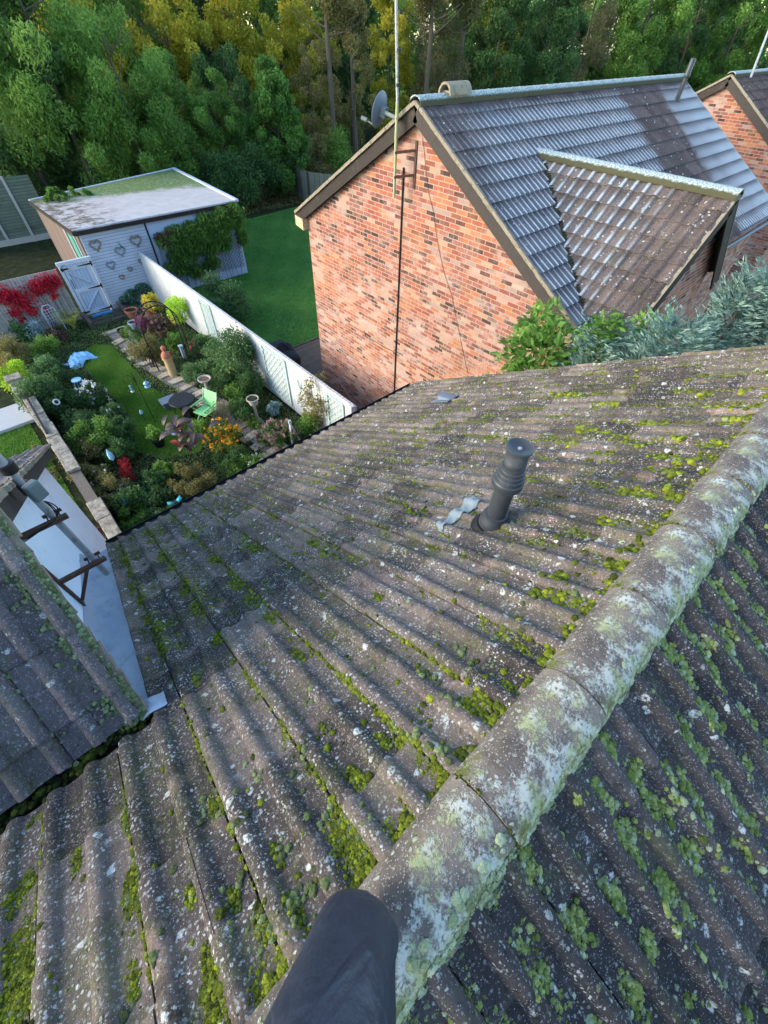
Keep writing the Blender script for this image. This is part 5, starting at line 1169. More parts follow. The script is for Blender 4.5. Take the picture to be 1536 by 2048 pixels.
S('shrub', 'large dark shrub beside the stone wall pillar', 'shrub', 75, 785, 1.7, 1.4, L['cool'], .035, 4800, tm=.45)
S('shrub', 'dark glossy shrub in the middle of the left border', 'shrub', 126, 808, 1.2, 1.0, L['dark'], .04, 3500)
S('shrub', 'dark shrub sprinkled with small white blooms near the lawn', 'shrub', 190, 790, 1.0, .9, L['dark'], .035, 2600, flowers=(L['white'], 34, .09))
S('shrub', 'leafy shrub with a few white flowers at the lawn edge', 'shrub', 220, 822, .8, .7, L['cool'], .035, 2200, flowers=(L['white'], 8, .08))
S('shrub', 'deep green mound bulging over the left lawn edge', 'shrub', 235, 860, 1.0, .8, L['cool'], .035, 3600, tm=.42)
S('shrub', 'low grassy tuft plant over the coping stones', 'shrub', 160, 845, 1.1, .9, L['cool'], .045, 1500, asp=.15)
S('shrub', 'dense green shrub halfway down the left border', 'shrub', 185, 872, 1.4, 1.1, L['mid'], .035, 3800, tm=.34)
S('shrub', 'dark green shrub near the blue spike ornament', 'shrub', 240, 902, 1.0, .8, L['dark'], .035, 3000, tm=.6)
S('shrub', 'yellow green small-leaved shrub beside the coping stones', 'shrub', 155, 908, 1.1, .9, L['olive'], .028, 3600, tm=.4)
S('shrub', 'olive shrub with pale flowers beside the lower stone wall', 'shrub', 192, 952, 1.3, .9, L['olive'], .028, 4200, flowers=(L['white'], 12, .07), tm=.42)
S('shrub', 'olive green shrub nearest the lower coping stones', 'shrub', 222, 990, 1.2, .8, L['olive'], .028, 3600, tm=.4)
S('perennial', 'deep red plumed flowers standing in the border', 'plant', 250, 940, .5, .95, L['red'], .035, 700, asp=.25, tm=.25)
S('shrub', 'dark low shrub around the black pot', 'shrub', 262, 1000, 1.1, .8, L['dark'], .035, 2800)
S('shrub', 'green carpet plant just beyond the gutter', 'shrub', 262, 1035, 1.3, .6, L['mid'], .035, 2800, tm=.3)
S('shrub', 'dark shrub by the gutter near the turquoise ornament', 'shrub', 330, 1010, 1.4, .7, L['cool'], .035, 3200, tm=.35)
S('shrub', 'brownish sprawling shrub beyond the gutter under the canna', 'shrub', 385, 965, 1.7, .8, L['olive'], .028, 4200, tm=.25)
S('shrub', 'fresh green low plant left of the canna', 'shrub', 325, 948, .9, .5, L['mid'], .04, 2400, tm=.75)
S('shrub', 'dark shrub at the lawn tip behind the canna', 'shrub', 300, 955, .9, .6, L['cool'], .035, 2000)
S('shrub', 'dark mound beside the gutter below the orange daisies', 'shrub', 460, 925, 1.3, .7, L['dark'], .03, 3200, tm=.6)
S('shrub', 'white-flowered low plant near the gutter by the path', 'shrub', 505, 925, .9, .6, L['mid'], .03, 2200, flowers=(L['white'], 9, .06), tm=.5)
S('shrub', 'pale green clump at the gutter edge', 'shrub', 478, 940, .7, .5, L['mid'], .03, 1400, tm=.8)
S('daisy_clump', 'clump of orange daisies spilling beside the stepping path', 'flowers', 445, 872, 1.35, .8, L['mid'], .03, 2200, flowers=(L['orange'], 230, .07), tm=.35)
S('shrub', 'brown feathery grass behind the orange daisies', 'shrub', 438, 828, .9, 1.0, L['brown'], .03, 2200, asp=.15)
S('shrub', 'small green shrub beside the green chair', 'shrub', 395, 857, .7, .6, L['mid'], .03, 1600, tm=.62)
S('shrub', 'mound of dusty pink flower heads near the white fence end', 'shrub', 560, 868, 1.2, .7, L['mid'], .03, 2400, flowers=(L['dusty'], 60, .10), tm=.3)
S('shrub', 'dusty pink flower clump beside the path strips', 'shrub', 530, 870, .7, .5, L['mid'], .03, 1200, flowers=(L['dusty'], 28, .09), tm=.3)
S('shrub', 'blue green rosette plant under the widest trellis', 'shrub', 548, 818, .6, .45, L['silver'], .045, 600, asp=.5, tm=.2)
S('climbing_shrub', 'tall loose variegated shrub growing at the near end of the white fence', 'shrub', 632, 800, 1.2, 2.3, L['olive'], .032, 3400, tm=.6, stems=9)
S('shrub', 'big dark glossy shrub leaning on the white fence', 'shrub', 474, 712, 1.7, 2.1, L['cool'], .04, 7500, tm=.42, stems=9)
S('shrub', 'grey green shrub at the foot of the big dark shrub', 'shrub', 425, 722, 1.1, 1.1, L['cool'], .035, 3000, tm=.62)
S('shrub', 'blue green low shrub right of the clay chimney pot', 'shrub', 385, 745, .9, .7, L['cool'], .03, 2400, tm=.7)
S('shrub', 'dark green shrub behind the bird bath', 'shrub', 440, 765, 1.1, .8, L['dark'], .035, 2800, tm=.7)
S('shrub', 'green shrub between bird bath and white pot', 'shrub', 478, 790, 1.1, .8, L['mid'], .035, 2600, tm=.3)
S('shrub', 'dark shrub around the white pot stand', 'shrub', 480, 820, .9, .8, L['dark'], .035, 2200, tm=.55)
S('shrub', 'small green clump beside the buff path strips', 'shrub', 510, 845, .6, .35, L['mid'], .03, 1000, tm=.6)
S('shrub', 'red-berried shrub under the narrow trellis', 'shrub', 398, 695, .9, .8, L['cool'], .03, 2200, flowers=(L['red'], 10, .08), tm=.4)
S('shrub', 'olive shrub with grassy leaves beside the path top', 'shrub', 287, 700, 1.1, 1.3, L['olive'], .032, 3800, tm=.35)
S('shrub', 'spiky grass-leaved plant over the black bucket', 'shrub', 262, 672, .8, .7, L['mid'], .07, 500, asp=.08, tm=.5)
S('shrub', 'green shrub inside the foot of the arch', 'shrub', 350, 680, .9, .7, L['mid'], .035, 2000, tm=.25)
S('shrub', 'yellow variegated shrub in a pot by the shed wall', 'shrub', 306, 606, .85, .7, L['yellow'], .04, 1500, z0=.45, tm=.75)
S('shrub', 'lime green shrub in a pot against the white fence', 'shrub', 352, 620, .95, 1.2, L['lime'], .06, 1500, z0=.3, asp=.3, tm=.6)
S('shrub', 'dusty mauve flowering shrub behind the arch', 'shrub', 308, 648, .9, .8, L['maroon'], .035, 1800, flowers=(L['dusty'], 30, .08), tm=.7)
S('shrub', 'magenta flowering plant in a white tub', 'shrub', 281, 645, .6, .45, L['pink'], .05, 900, z0=.25, asp=.2, tm=.5)
S('shrub', 'wide dark shrub on the far side of the white fence', 'shrub', 432, 592, 2.1, 1.9, L['cool'], .045, 8500, loc=Vector((FX + 1.35, 16.7, 0)), d=3.0, tm=.4)
S('shrub', 'leafy tall green shrub growing between the two houses', 'shrub', 0, 0, 2.2, 6.9, L['mid'], .075, 8000, loc=Vector((5.6, 2.75, 0)), d=2.0, tm=.45, asp=.4, stems=8)
S('shrub', 'smaller green leafy shrub in front of the house wing', 'shrub', 0, 0, 1.7, 7.5, L['mid'], .06, 6000, loc=Vector((5.9, 1.75, 0)), d=1.3, tm=.5, asp=.35, stems=8)
# blue conifers: arching sprays
def conifer(label, x, y, H, R_, n, seed):
    rg = np.random.default_rng(seed); t_ = thing('conifer', label, 'conifer', (x, y, 0), 'blue conifers between the houses')
    V = []; F = []; T = []; c = 0
    sp = []
    for k in range(n):
        z = H * rg.uniform(.45, 1) ** 1.0; a = rg.uniform(0, 6.28); f = 1 - max(0, (z / H - .55)) / .45
        r = R_ * (.35 + .65 * f) * rg.uniform(.55, 1.0); o_ = np.array([math.cos(a) * r, math.sin(a) * r, z])
        dr = np.array([math.cos(a), math.sin(a), rg.uniform(.1, 1.1)]); dr /= np.linalg.norm(dr); L_ = rg.uniform(.12, .30); tt = np.clip(rg.normal(.5, .2), 0, 1)
        m = 16; u = rg.uniform(0, 1, m); side = np.cross(dr, [0, 0, 1]); side /= np.linalg.norm(side) + 1e-6
        C = o_ + dr * (u * L_)[:, None] + side * (rg.choice([-1, 1], m) * (1 - u) * .07)[:, None] + rg.normal(0, .008, (m, 3)); C[:, 2] -= .10 * (u ** 2) * L_
        dd = dr[None] + side[None] * rg.choice([-1, 1], m)[:, None] * .7
        v, f_ = leafquads(C, np.full(m, .038) * rg.uniform(.7, 1.3, m), .2, rg, dd * 3); V.append(v); F.append(f_ + c); c += len(v); T.append(np.clip(tt + .25 * (u - .4) + rg.normal(0, .06, m), 0, 1))
    link('foliage', npmesh('foliage', np.concatenate(V), np.concatenate(F), False, np.concatenate(T)), L['blue'], t_)
    tr = MB(); tr.tube([(0, 0, -.1), (0, 0, H * .5), (0, 0, H * .95)], [.09, .06, .01], 8); link('trunk', tr.mesh('trunk'), M['bark'], t_)
conifer('tall feathery blue conifer closest to the house wing, right of the leafy shrubs', 6.2, .75, 6.55, .42, 1200, 41)
conifer('blue conifer at the right edge of the picture, rising behind the roof verge', 6.4, .15, 6.75, .65, 1900, 42)
conifer('low blue conifer tip poking up between the green shrubs', 5.5, 1.75, 5.75, .55, 900, 43)
conifer('blue conifer half hidden behind the roof verge, nearest the viewer', 5.4, 1.0, 6.15, .6, 1300, 44)
# fern
fn = thing('fern', 'yellowing fern arching beside the gate steps', 'fern', P(152, 660, .2)); V = []; F = []; T = []; c = 0; rg = np.random.default_rng(9)
for k in range(19):
    a = k * 6.28 / 19 + rg.uniform(-.25, .25); L_ = rg.uniform(.35, .68); 
    for j in range(26):
        u = j / 26; r = L_ * u; z = .1 + .85 * math.sin(u * 2.3) * L_ ; ctr = np.array([math.cos(a) * r, math.sin(a) * r, z]); sd_ = np.array([-math.sin(a), math.cos(a), 0]); w = .13 * math.sin(math.pi * min(1, u * .85 + .12)) + .01
        for s_ in (-1, 1):
            v, f_ = leafquads((ctr + sd_ * s_ * w * .5)[None], np.array([w * .42]), .16, rg, (sd_ * s_ * 4)[None]); V.append(v); F.append(f_ + c); c += 4; T.append([rg.uniform(.2, .95)])
link('fronds', npmesh('fronds', np.concatenate(V), np.concatenate(F), False, np.concatenate(T)), L['fern'], fn)
# canna: large bronze leaves
cn = thing('canna', 'tall canna with broad bronze leaves beside the lawn', 'plant', P(380, 905, .6)); V = []; F = []; rg = np.random.default_rng(12)
def bigleaf(base, a, tilt, L_, W, n=7):
    vs = []; fs = []; o = np.array(base); d = np.array([math.cos(a), math.sin(a), 0]); sd_ = np.array([-math.sin(a), math.cos(a), 0])
    for i in range(n + 1):
        u = i / n; th = tilt + u * 1.0; o2 = o + d * (math.sin(th) * u * L_) + np.array([0, 0, math.cos(th) * u * L_]); w = W * math.sin(math.pi * (u * .92 + .06)) ** .8
        vs += [tuple(o2 + sd_ * w + np.array([0, 0, .3 * w])), tuple(o2), tuple(o2 - sd_ * w + np.array([0, 0, .3 * w]))]
    for i in range(n): b = i * 3; fs += [(b, b + 1, b + 4, b + 3), (b + 1, b + 2, b + 5, b + 4)]
    return vs, fs
mats_c = [plain('bronze canna leaf', (.070, .045, .040), .45, .35, 10, .2, dirt=(.05, .07, .05)), plain('red canna leaf', (.20, .035, .02), .45, .3, 10, .2)]
for k in range(26):
    st = (rg.normal(0, .26), rg.normal(0, .26), rg.uniform(.3, .95)); mb = MB(); v_, f_ = bigleaf(st, rg.uniform(0, 6.28), rg.uniform(.15, .8), rg.uniform(.32, .5), rg.uniform(.06, .10)); mb.add(v_, f_, True)
    link('leaf', mb.mesh('leaf'), mats_c[1 if k in (3, 9) else 0], cn)
mb = MB()
for k in range(5): x, y = rg.normal(0, .12), rg.normal(0, .12); mb.tube([(x * .4, y * .4, 0), (x, y, 1.0)], .014, 6)
link('stems', mb.mesh('stems'), M['bark'], cn)
# crimson creeper on the grey fence
def wall_foliage(name, label, cat, segs, n, ls, mat, yfix, yth=.12, asp=.5, droop=.6, stemmat=None, tm=.5, xfix=None):
    rg = np.random.default_rng(len(label)); pts = []
    c0 = PY(segs[0][0], segs[0][1], yfix); t_ = thing(name, label, cat, (c0.x, yfix, 0))
    w = np.array([s_[2] * s_[3] for s_ in segs], float); idx = rg.choice(len(segs), n, p=w / w.sum()); C = []
    for i in idx:
        px, py, rx, ry = segs[i]; a = rg.uniform(0, 6.28); q = abs(rg.normal(0, .62)) if cat == 'creeper' else math.sqrt(rg.uniform(0, 1)); p = PY(px, py, yfix); C.append((p.x + rx * q * math.cos(a), yfix - abs(rg.normal(0, yth)) - .01, p.z + ry * q * math.sin(a)))
    C = np.array(C) - np.array([c0.x, yfix, 0]); C[:, 2] = np.maximum(C[:, 2], .03); V, F = leafquads(C, ls * rg.uniform(.6, 1.3, n), asp, rg, None, droop)
    T = np.clip(tm + .15 * np.sin(C[:, 0] * 7) * np.sin(C[:, 2] * 9) + rg.normal(0, .18, n), 0, 1)
    link('foliage', npmesh('foliage', V, F, False, T), mat, t_)
    mb = MB()
    for k in range(14):
        i = rg.integers(len(segs)); p = PY(segs[i][0], segs[i][1], yfix); x = p.x + rg.normal(0, .1); mb.tube([(x - c0.x + rg.normal(0, .12), -.03, .0), (x - c0.x + rg.normal(0, .08), -.04, p.z * .5), (x - c0.x, -.03, p.z)], .008, 5)
    link('stems', mb.mesh('stems'), M['bark'], t_); return t_
wall_foliage('creeper', 'crimson creeper spread over the grey fence', 'creeper', [(10, 590, .35, .30), (40, 600, .40, .32), (75, 575, .35, .26), (95, 565, .35, .28), (112, 560, .16, .22), (60, 620, .18, .24), (30, 625, .2, .18), (45, 640, .12, .14), (108, 590, .12, .12), (92, 620, .06, .1)], 3400, .055, L['red'], 20.53, .06)
wall_foliage('ivy_panel', 'square ivy panel on the shed wall above the pots', 'ivy', [(262, 590, .30, .22), (285, 580, .32, .28), (300, 592, .25, .3), (268, 610, .25, .25), (290, 615, .28, .25), (245, 600, .12, .16)], 5200, .05, L['teal'], sy - .03, .05, tm=.62)
wall_foliage('climber', 'heavy drooping green climber covering the right half of the shed front', 'climber', [(325, 480, .35, .28), (350, 478, .45, .35), (380, 465, .45, .45), (410, 450, .45, .50), (440, 440, .45, .52), (470, 435, .35, .45), (480, 470, .25, .4), (350, 510, .4, .30), (335, 535, .22, .22), (375, 505, .4, .35), (410, 490, .45, .4), (440, 480, .45, .4), (460, 410, .3, .12), (345, 455, .35, .12), (360, 535, .35, .25), (390, 540, .4, .25), (420, 525, .4, .25)], 13500, .085, L['mid'], sy - .05, .22, asp=.22, droop=1.4, tm=.33)
wall_foliage('climber', 'dry brown twiggy growth along the top left of the climber', 'climber', [(315, 472, .25, .12), (340, 462, .3, .1), (330, 485, .25, .12)], 900, .06, L['maroon'], sy - .25, .1, asp=.15, tm=.55)
# lattice on the right part of the shed
tl = thing('trellis', 'dark diamond lattice on the pale blue shed wall under the climber', 'trellis', (9, sy - .03, .2)); mb = MB()
x0, x1, z0, z1 = 7.3, 9.95, .35, 1.75; w = x1 - x0; h = z1 - z0; c = -h
while c < w:
    s_ = max(0, c); e = min(w, c + h); mb.bar((x0 + s_, sy - .02, z0 + s_ - c), (x0 + e, sy - .02, z0 + e - c), .012, .018); mb.bar((x1 - s_, sy - .035, z0 + s_ - c), (x1 - e, sy - .035, z0 + e - c), .012, .018); c += .17
mb.build('lattice', plain('grey stained lattice', (.17, .20, .25), .7, .2), tl)
# low ground cover filling the beds
def inside(poly, X, Y):
    ins = np.zeros(len(X), bool)
    for i in range(len(poly)):
        x1, y1, x2, y2 = poly[i][0], poly[i][1], poly[i - 1][0], poly[i - 1][1]
        ins ^= ((y1 > Y) != (y2 > Y)) & (X < (x2 - x1) * (Y - y1) / (y2 - y1 + 1e-12) + x1)
    return ins
def cover(n, x0, x1, y0, y1, mat, label, sd_, hmax=.22, ls=.035):
    rg = np.random.default_rng(sd_); X = rg.uniform(x0, x1, n); Y = rg.uniform(y0, y1, n); k = ~(inside(lawnpts, X, Y) | inside(pa, X, Y)); X, Y = X[k], Y[k]
    hm = .25 + .75 * np.clip(.5 + .35 * np.sin(X * 5.1 + 1.7 * np.sin(Y * 3.1)) + .35 * np.sin(Y * 4.3 + X), 0, 1)
    C = np.stack([X, Y, .01 + rg.uniform(0, 1, len(X)) * hmax * hm], -1); V, F = leafquads(C, ls * rg.uniform(.5, 1.3, len(X)), .5, rg)
    T = np.clip(.25 + .45 * hm * rg.uniform(.5, 1, len(X)) + rg.normal(0, .12, len(X)), 0, 1)
    o = link('ground_cover', npmesh('ground_cover', V, F, False, T), mat); tag(o, label, 'ground cover', kind='stuff')
cover(42000, -.4, 5.3, 6.8, 20.3, L['cool'], 'low leafy ground cover filling the beds between shrubs and white fence', 61)
cover(14000, -.4, 5.3, 6.8, 20.3, L['olive'], 'olive toned low plants scattered through the garden beds', 62, .28, .03)
cover(12000, -2, 5, 32, 35, L['dark'], 'dim ground cover beneath the wood behind the shed', 63, .3, .06)
cover(16000, 11, 30, 28.5, 33, L['olive'], 'leaf strewn ground cover along the far lawn edge', 64, .15, .05)
S('shrub', 'bushy green plant between big dark shrub and widest trellis', 'shrub', 500, 765, .9, 1.1, L['cool'], .035, 2600, tm=.5)
S('shrub', 'low spreading shrub under the white fence behind the clay pot', 'shrub', 415, 680, 1.0, .7, L['mid'], .035, 2400, tm=.35)
S('shrub', 'feathery shrub at the gutter below the loose variegated shrub', 'shrub', 618, 848, .9, .8, L['mid'], .03, 2400, tm=.5)
# ================================================================= GARDEN OBJECTS
def pot(label, px, py, r, h, mat, cat='pot', z0=0, name='plant_pot', loc=None, soil=True):
    b = loc or P(px, py, z0 + h * .5); b = Vector((b.x, b.y, z0)); t_ = thing(name, label, cat, b)
    mb = MB(); mb.lathe([(r * .7, 0), (r * .95, h * .82), (r * 1.08, h * .83), (r * 1.08, h), (r * .95, h), (r * .9, h * .86)], b, 20); mb.build('rim_and_body', mat, t_)
    if soil: mb = MB(); mb.lathe([(r * .92, h * .84), (r * .92, h * .88)], b, 20); mb.build('soil', M['soil'], t_)
    return t_
pot('terracotta pot standing against the ivy panel', 265, 628, .24, .38, M['terracotta'])
pot('brown glazed pot behind the black arch', 326, 668, .20, .36, plain('brown glaze', (.13, .07, .045), .4, .2))
pot('white pot holding the magenta plant', 268, 650, .18, .26, M['trim_white'])
pot('terracotta pot under the yellow variegated shrub', 300, 625, .22, .42, M['terracotta'])
pot('brown pot under the lime green shrub', 350, 640, .2, .32, M['terracotta'])
pot('black bucket at the top of the stepping path', 248, 668, .17, .36, M['blackmatte'], 'bucket', name='bucket')
pot('small dark pot on the lawn under a leafy plant', 318, 885, .17, .28, M['blackmatte'])
S('potted_plant', 'yellow green plant in the small dark pot on the lawn', 'plant', 312, 866, .5, .45, L['mid'], .04, 1100, z0=.26, tm=.8)
pot('white plant pot on a thin pillar in front of the widest trellis', 506, 802, .17, .20, M['stone'], z0=.75)
mb = MB(); b = P(512, 830, .35); b = P(506, 802, .75); mb.lathe([(.06, 0), (.05, .05), (.04, .7), (.06, .75)], (b.x, b.y, 0), 12); tag(mb.build('pot_stand', M['stone']), 'slim stone pillar carrying the white plant pot', 'stand')
# fire pit table
fp = P(364, 801, .66); fpt = thing('fire_pit', 'round black fire bowl with pale ash on flared legs', 'fire pit', (fp.x, fp.y, 0))
mb = MB(); mb.lathe([(.37, .70), (.385, .68), (.385, .66), (.33, .64), (.25, .60), (.12, .58), (.001, .58), (.001, .60), (.10, .60), (.24, .63), (.32, .675), (.36, .705)], (fp.x, fp.y, 0), 36); mb.build('bowl', M['black'], fpt)
mb = MB(); mb.lathe([(.12, .02), (.15, .0), (.17, .30), (.24, .58), (.22, .60)][::1], (fp.x + .03, fp.y, 0), 4); mb.build('pedestal', M['blackmatte'], fpt)
for k in range(3): a = k * 2.1 + .4; mb = MB(); mb.tube([(fp.x + .3 * math.cos(a), fp.y + .3 * math.sin(a), .62), (fp.x + .36 * math.cos(a), fp.y + .36 * math.sin(a), .0)], .012, 6); mb.build('leg', M['black'], fpt)
mb = MB(); rgl = random.Random(8)
ash = Clumps()
for k in range(70):
    a = rgl.uniform(0, 6.28); r = .27 * math.sqrt(rgl.random()); ash.add(np.array([fp.x + r * math.cos(a), fp.y + r * math.sin(a), .64]), rgl.uniform(.012, .045), np.eye(3), rgl.random(), 1, .5)
me = npmesh('ash', np.concatenate(ash.V), np.concatenate(ash.F), True, np.concatenate(ash.T)); link('ash', me, leaf_mat('ash lumps', (.03, .03, .03), (.12, .11, .10), (.75, .70, .62), .0), fpt, True)
tb = P(338, 806, .15); tbo = thing('log_basket', 'dark blue black basket tucked behind the fire bowl', 'basket', (tb.x, tb.y, 0)); mb = MB()
for z_, w_ in ((0, .36), (.1, .42), (.2, .46)): mb.box((tb.x, tb.y, z_ + .05), (w_, w_ * .8, .08))
mb.build('body', M['dish'], tbo)
# green chair
ch = P(410, 822, .42); cht = thing('garden_chair', 'lime green folding chair facing the fire bowl', 'chair', (ch.x, ch.y, 0)); yaw = math.radians(200)
def cp(x, y, z): return Vector((ch.x + x * math.cos(yaw) - y * math.sin(yaw), ch.y + x * math.sin(yaw) + y * math.cos(yaw), z))
def quad_sheet(pts, mat, nm, th=.012):
    mb = MB(); a, b, c, d = [Vector(p) for p in pts]; nrm = (b - a).cross(d - a).normalized() * th; mb.prism([a, b, c, d], nrm); return mb.build(nm, mat, cht)
quad_sheet([cp(-.24, -.24, .42), cp(.24, -.24, .44), cp(.24, .24, .44), cp(-.24, .24, .42)], M['limechair'], 'seat')
quad_sheet([cp(-.25, -.24, .46), cp(-.40, -.24, .90), cp(-.40, .24, .90), cp(-.25, .24, .46)], M['limechair'], 'backrest')
for s_ in (-1, 1):
    mb = MB(); mb.tube([cp(.28, s_ * .26, 0), cp(-.22, s_ * .26, .46), cp(-.41, s_ * .26, .93)], .012, 6); mb.build('frame', M['chairframe'], cht)
    mb = MB(); mb.tube([cp(-.28, s_ * .26, 0), cp(.24, s_ * .26, .62)], .012, 6); mb.build('leg', M['chairframe'], cht)
    mb = MB(); mb.bar(cp(-.32, s_ * .26, .63), cp(.26, s_ * .26, .63), .045, .025); mb.build('armrest', M['limechair'], cht)
mb = MB(); mb.tube([cp(.28, -.26, .02), cp(.28, .26, .02)], .01, 6); mb.build('stretcher', M['chairframe'], cht)
# bird bath
bb = P(408, 757, .78); t_ = thing('bird_bath', 'cast stone bird bath with a shallow round bowl of leaves', 'bird bath', (bb.x, bb.y, 0))
mb = MB(); mb.lathe([(.14, 0), (.14, .05), (.08, .10), (.055, .2), (.065, .45), (.05, .62), (.09, .70)], (bb.x, bb.y, 0), 20); mb.build('pedestal', M['stone'], t_)
mb = MB(); mb.lathe([(.09, .68), (.18, .72), (.205, .77), (.205, .79), (.18, .79), (.15, .755), (.001, .745)], (bb.x, bb.y, 0), 28); mb.build('bowl', M['stone'], t_)
mb = MB(); mb.lathe([(.155, .752), (.15, .762)], (bb.x, bb.y, 0), 20); mb.build('leaf_litter', plain('brown leaves', (.16, .09, .055), .9, .9, 50, .8), t_)
# clay chimney pot with finial
cpn = P(339, 728, .4); t_ = thing('chimney_pot', 'buff clay chimney pot with terracotta cap and knob, used as a planter', 'chimney pot', (cpn.x, cpn.y, 0))
mb = MB(); mb.lathe([(.17, 0), (.165, .04), (.145, .08), (.14, .58), (.165, .60), (.165, .66), (.14, .67)], (cpn.x, cpn.y, 0), 24); mb.build('body', M['buffclay'], t_)
mb = MB(); mb.lathe([(.155, .66), (.165, .69), (.15, .76), (.09, .84), (.05, .87), (.045, .90), (.075, .93), (.085, .98), (.06, 1.03), (.01, 1.05)], (cpn.x, cpn.y, 0), 24); mb.build('cap', M['terracotta'], t_)
# arch
a0 = P(325, 768); a1 = P(390, 705); t_ = thing('garden_arch', 'black wire garden arch standing over the stepping path', 'arch', ((a0.x + a1.x) / 2, (a0.y + a1.y) / 2, 0))
ax = Vector((a1.x - a0.x, a1.y - a0.y, 0)); W_ = ax.length; ax.normalize(); ay = Vector((-ax.y, ax.x, 0)); c_ = (a0 + a1) / 2
ax = Vector((1, 0, 0)); ay = Vector((0, 1, 0)); W_ = 1.25; c_ = P(350, 735) + Vector((.1, .3, 0))
def ap(s_, z, d): return c_ + ax * s_ + ay * d + Vector((0, 0, z))
curves = []
for d in (-.2, .2):
    pts = [ap(-W_ / 2, z, d) for z in (0, .5, 1.0, 1.4)] + [ap(-W_ / 2 * math.cos(t_2), 1.4 + .68 * math.sin(t_2), d) for t_2 in np.linspace(.15, math.pi - .15, 16)] + [ap(W_ / 2, z, d) for z in (1.4, 1.0, .5, 0)]
    curves.append(pts); mb = MB(); mb.tube(pts, .02, 6); mb.build('frame', M['black'], t_)
mb = MB()
for i in range(len(curves[0])): mb.tube([curves[0][i], curves[1][i]], .011, 5)
for i in range(len(curves[0]) - 1): mb.tube([curves[0][i], curves[1][i + 1]], .005, 5)
for sg in (-1, 1):
    for k in range(6): z = .12 + k * .22; mb.tube([ap(sg * W_ / 2, z, -.2), ap(sg * W_ / 2, z + .11, 0), ap(sg * W_ / 2, z, .2)], .006, 5)
mb.build('lattice', M['black'], t_)
# shepherd's crook with two feeders
ck = P(312, 846); t_ = thing('feeder_pole', 'thin black double crook planted in the lawn', 'pole', ck)
mb = MB(); mb.tube([ck, ck + Vector((0, 0, 1.72))], .010, 6); mb.build('pole', M['black'], t_)
for sg in (-1, 1):
    pts = [ck + Vector((sg * .20 * math.sin(q), 0, 1.60 + .16 * math.sin(q * 1.0) - (q > 1.6) * .05 * (q - 1.6))) for q in np.linspace(0, 2.6, 14)]
    pts = [ck + Vector((sg * x, 0, z)) for x, z in ((0, 1.35), (.02, 1.55), (.09, 1.68), (.18, 1.70), (.26, 1.62), (.28, 1.52), (.24, 1.48))]
    mb = MB(); mb.tube(pts, .007, 6); mb.build('hook', M['black'], t_)
fd = PY(293, 768, ck.y); t_ = thing('bird_feeder', 'pale blue glass feeder hanging from the right hook of the crook', 'bird feeder', fd)
mb = MB(); mb.lathe([(.001, .10), (.05, .07), (.085, .03), (.07, .02), (.055, .0), (.055, -.05), (.09, -.07), (.09, -.09), (.02, -.10)], fd, 18); mb.build('body', M['clearblue'], t_)
mb = MB(); mb.tube([fd + Vector((0, 0, .1)), fd + Vector((-.02, 0, .26))], .003, 4); mb.build('wire', M['black'], t_)
fd = PY(262, 776, ck.y); t_ = thing('bird_feeder', 'slim clear feeder tube hanging from the left hook of the crook', 'bird feeder', fd)
mb = MB(); mb.lathe([(.001, .09), (.035, .07), (.03, .06), (.03, -.08), (.04, -.09), (.02, -.11)], fd, 14); mb.build('body', M['clearblue'], t_)
mb = MB(); mb.lathe([(.03, -.08), (.05, -.10), (.045, -.12)], fd, 14); mb.build('tray', M['trim_white'], t_)
# crumpled cloth over a low frame, and a little stool
cc = P(157, 716, .12); vs = []; fs = []; n = 26; rg = np.random.default_rng(3)
for j in range(n + 1):
    for i in range(n + 1):
        u, v = i / n - .5, j / n - .5; x = u * .95 + .05 * math.sin(v * 9); y = v * .70 + .06 * math.sin(u * 7 + 1) - .12 * abs(u); r = math.hypot(u, v)
        z = .20 * max(0, 1 - (r / .55) ** 3) + .03 * math.sin(u * 17 + v * 6) * math.sin(v * 13 - u * 5) + .02 * math.sin(u * 31 + 2 * math.sin(v * 11)) + .03; vs.append((cc.x + x * .92 - y * .35, cc.y + y * .92 + x * .35, max(z, .02)))
for j in range(n):
    for i in range(n): a = j * (n + 1) + i; fs.append((a, a + 1, a + n + 2, a + n + 1))
mb = MB(); mb.add(vs, fs, True); o = mb.build('cloth_cover', M['bluecloth']); tag(o, 'crumpled pale blue cloth cover lying at the left edge of the lawn', 'cloth'); o.modifiers.new('t', 'SOLIDIFY').thickness = .006
q = P(153, 760, .35); t_ = thing('stool', 'small blue seat on splayed legs in the left border', 'stool', (q.x, q.y, 0)); mb = MB(); mb.lathe([(.10, .33), (.15, .34), (.15, .37), (.02, .38)], (q.x, q.y, 0), 16); mb.build('seat', M['bluecloth'], t_)
for a in (.3, 1.8, 3.4, 5.0): mb = MB(); mb.tube([(q.x + .09 * math.cos(a), q.y + .09 * math.sin(a), .34), (q.x + .20 * math.cos(a), q.y + .20 * math.sin(a), 0)], .012, 6); mb.build('leg', M['bluecloth'], t_)
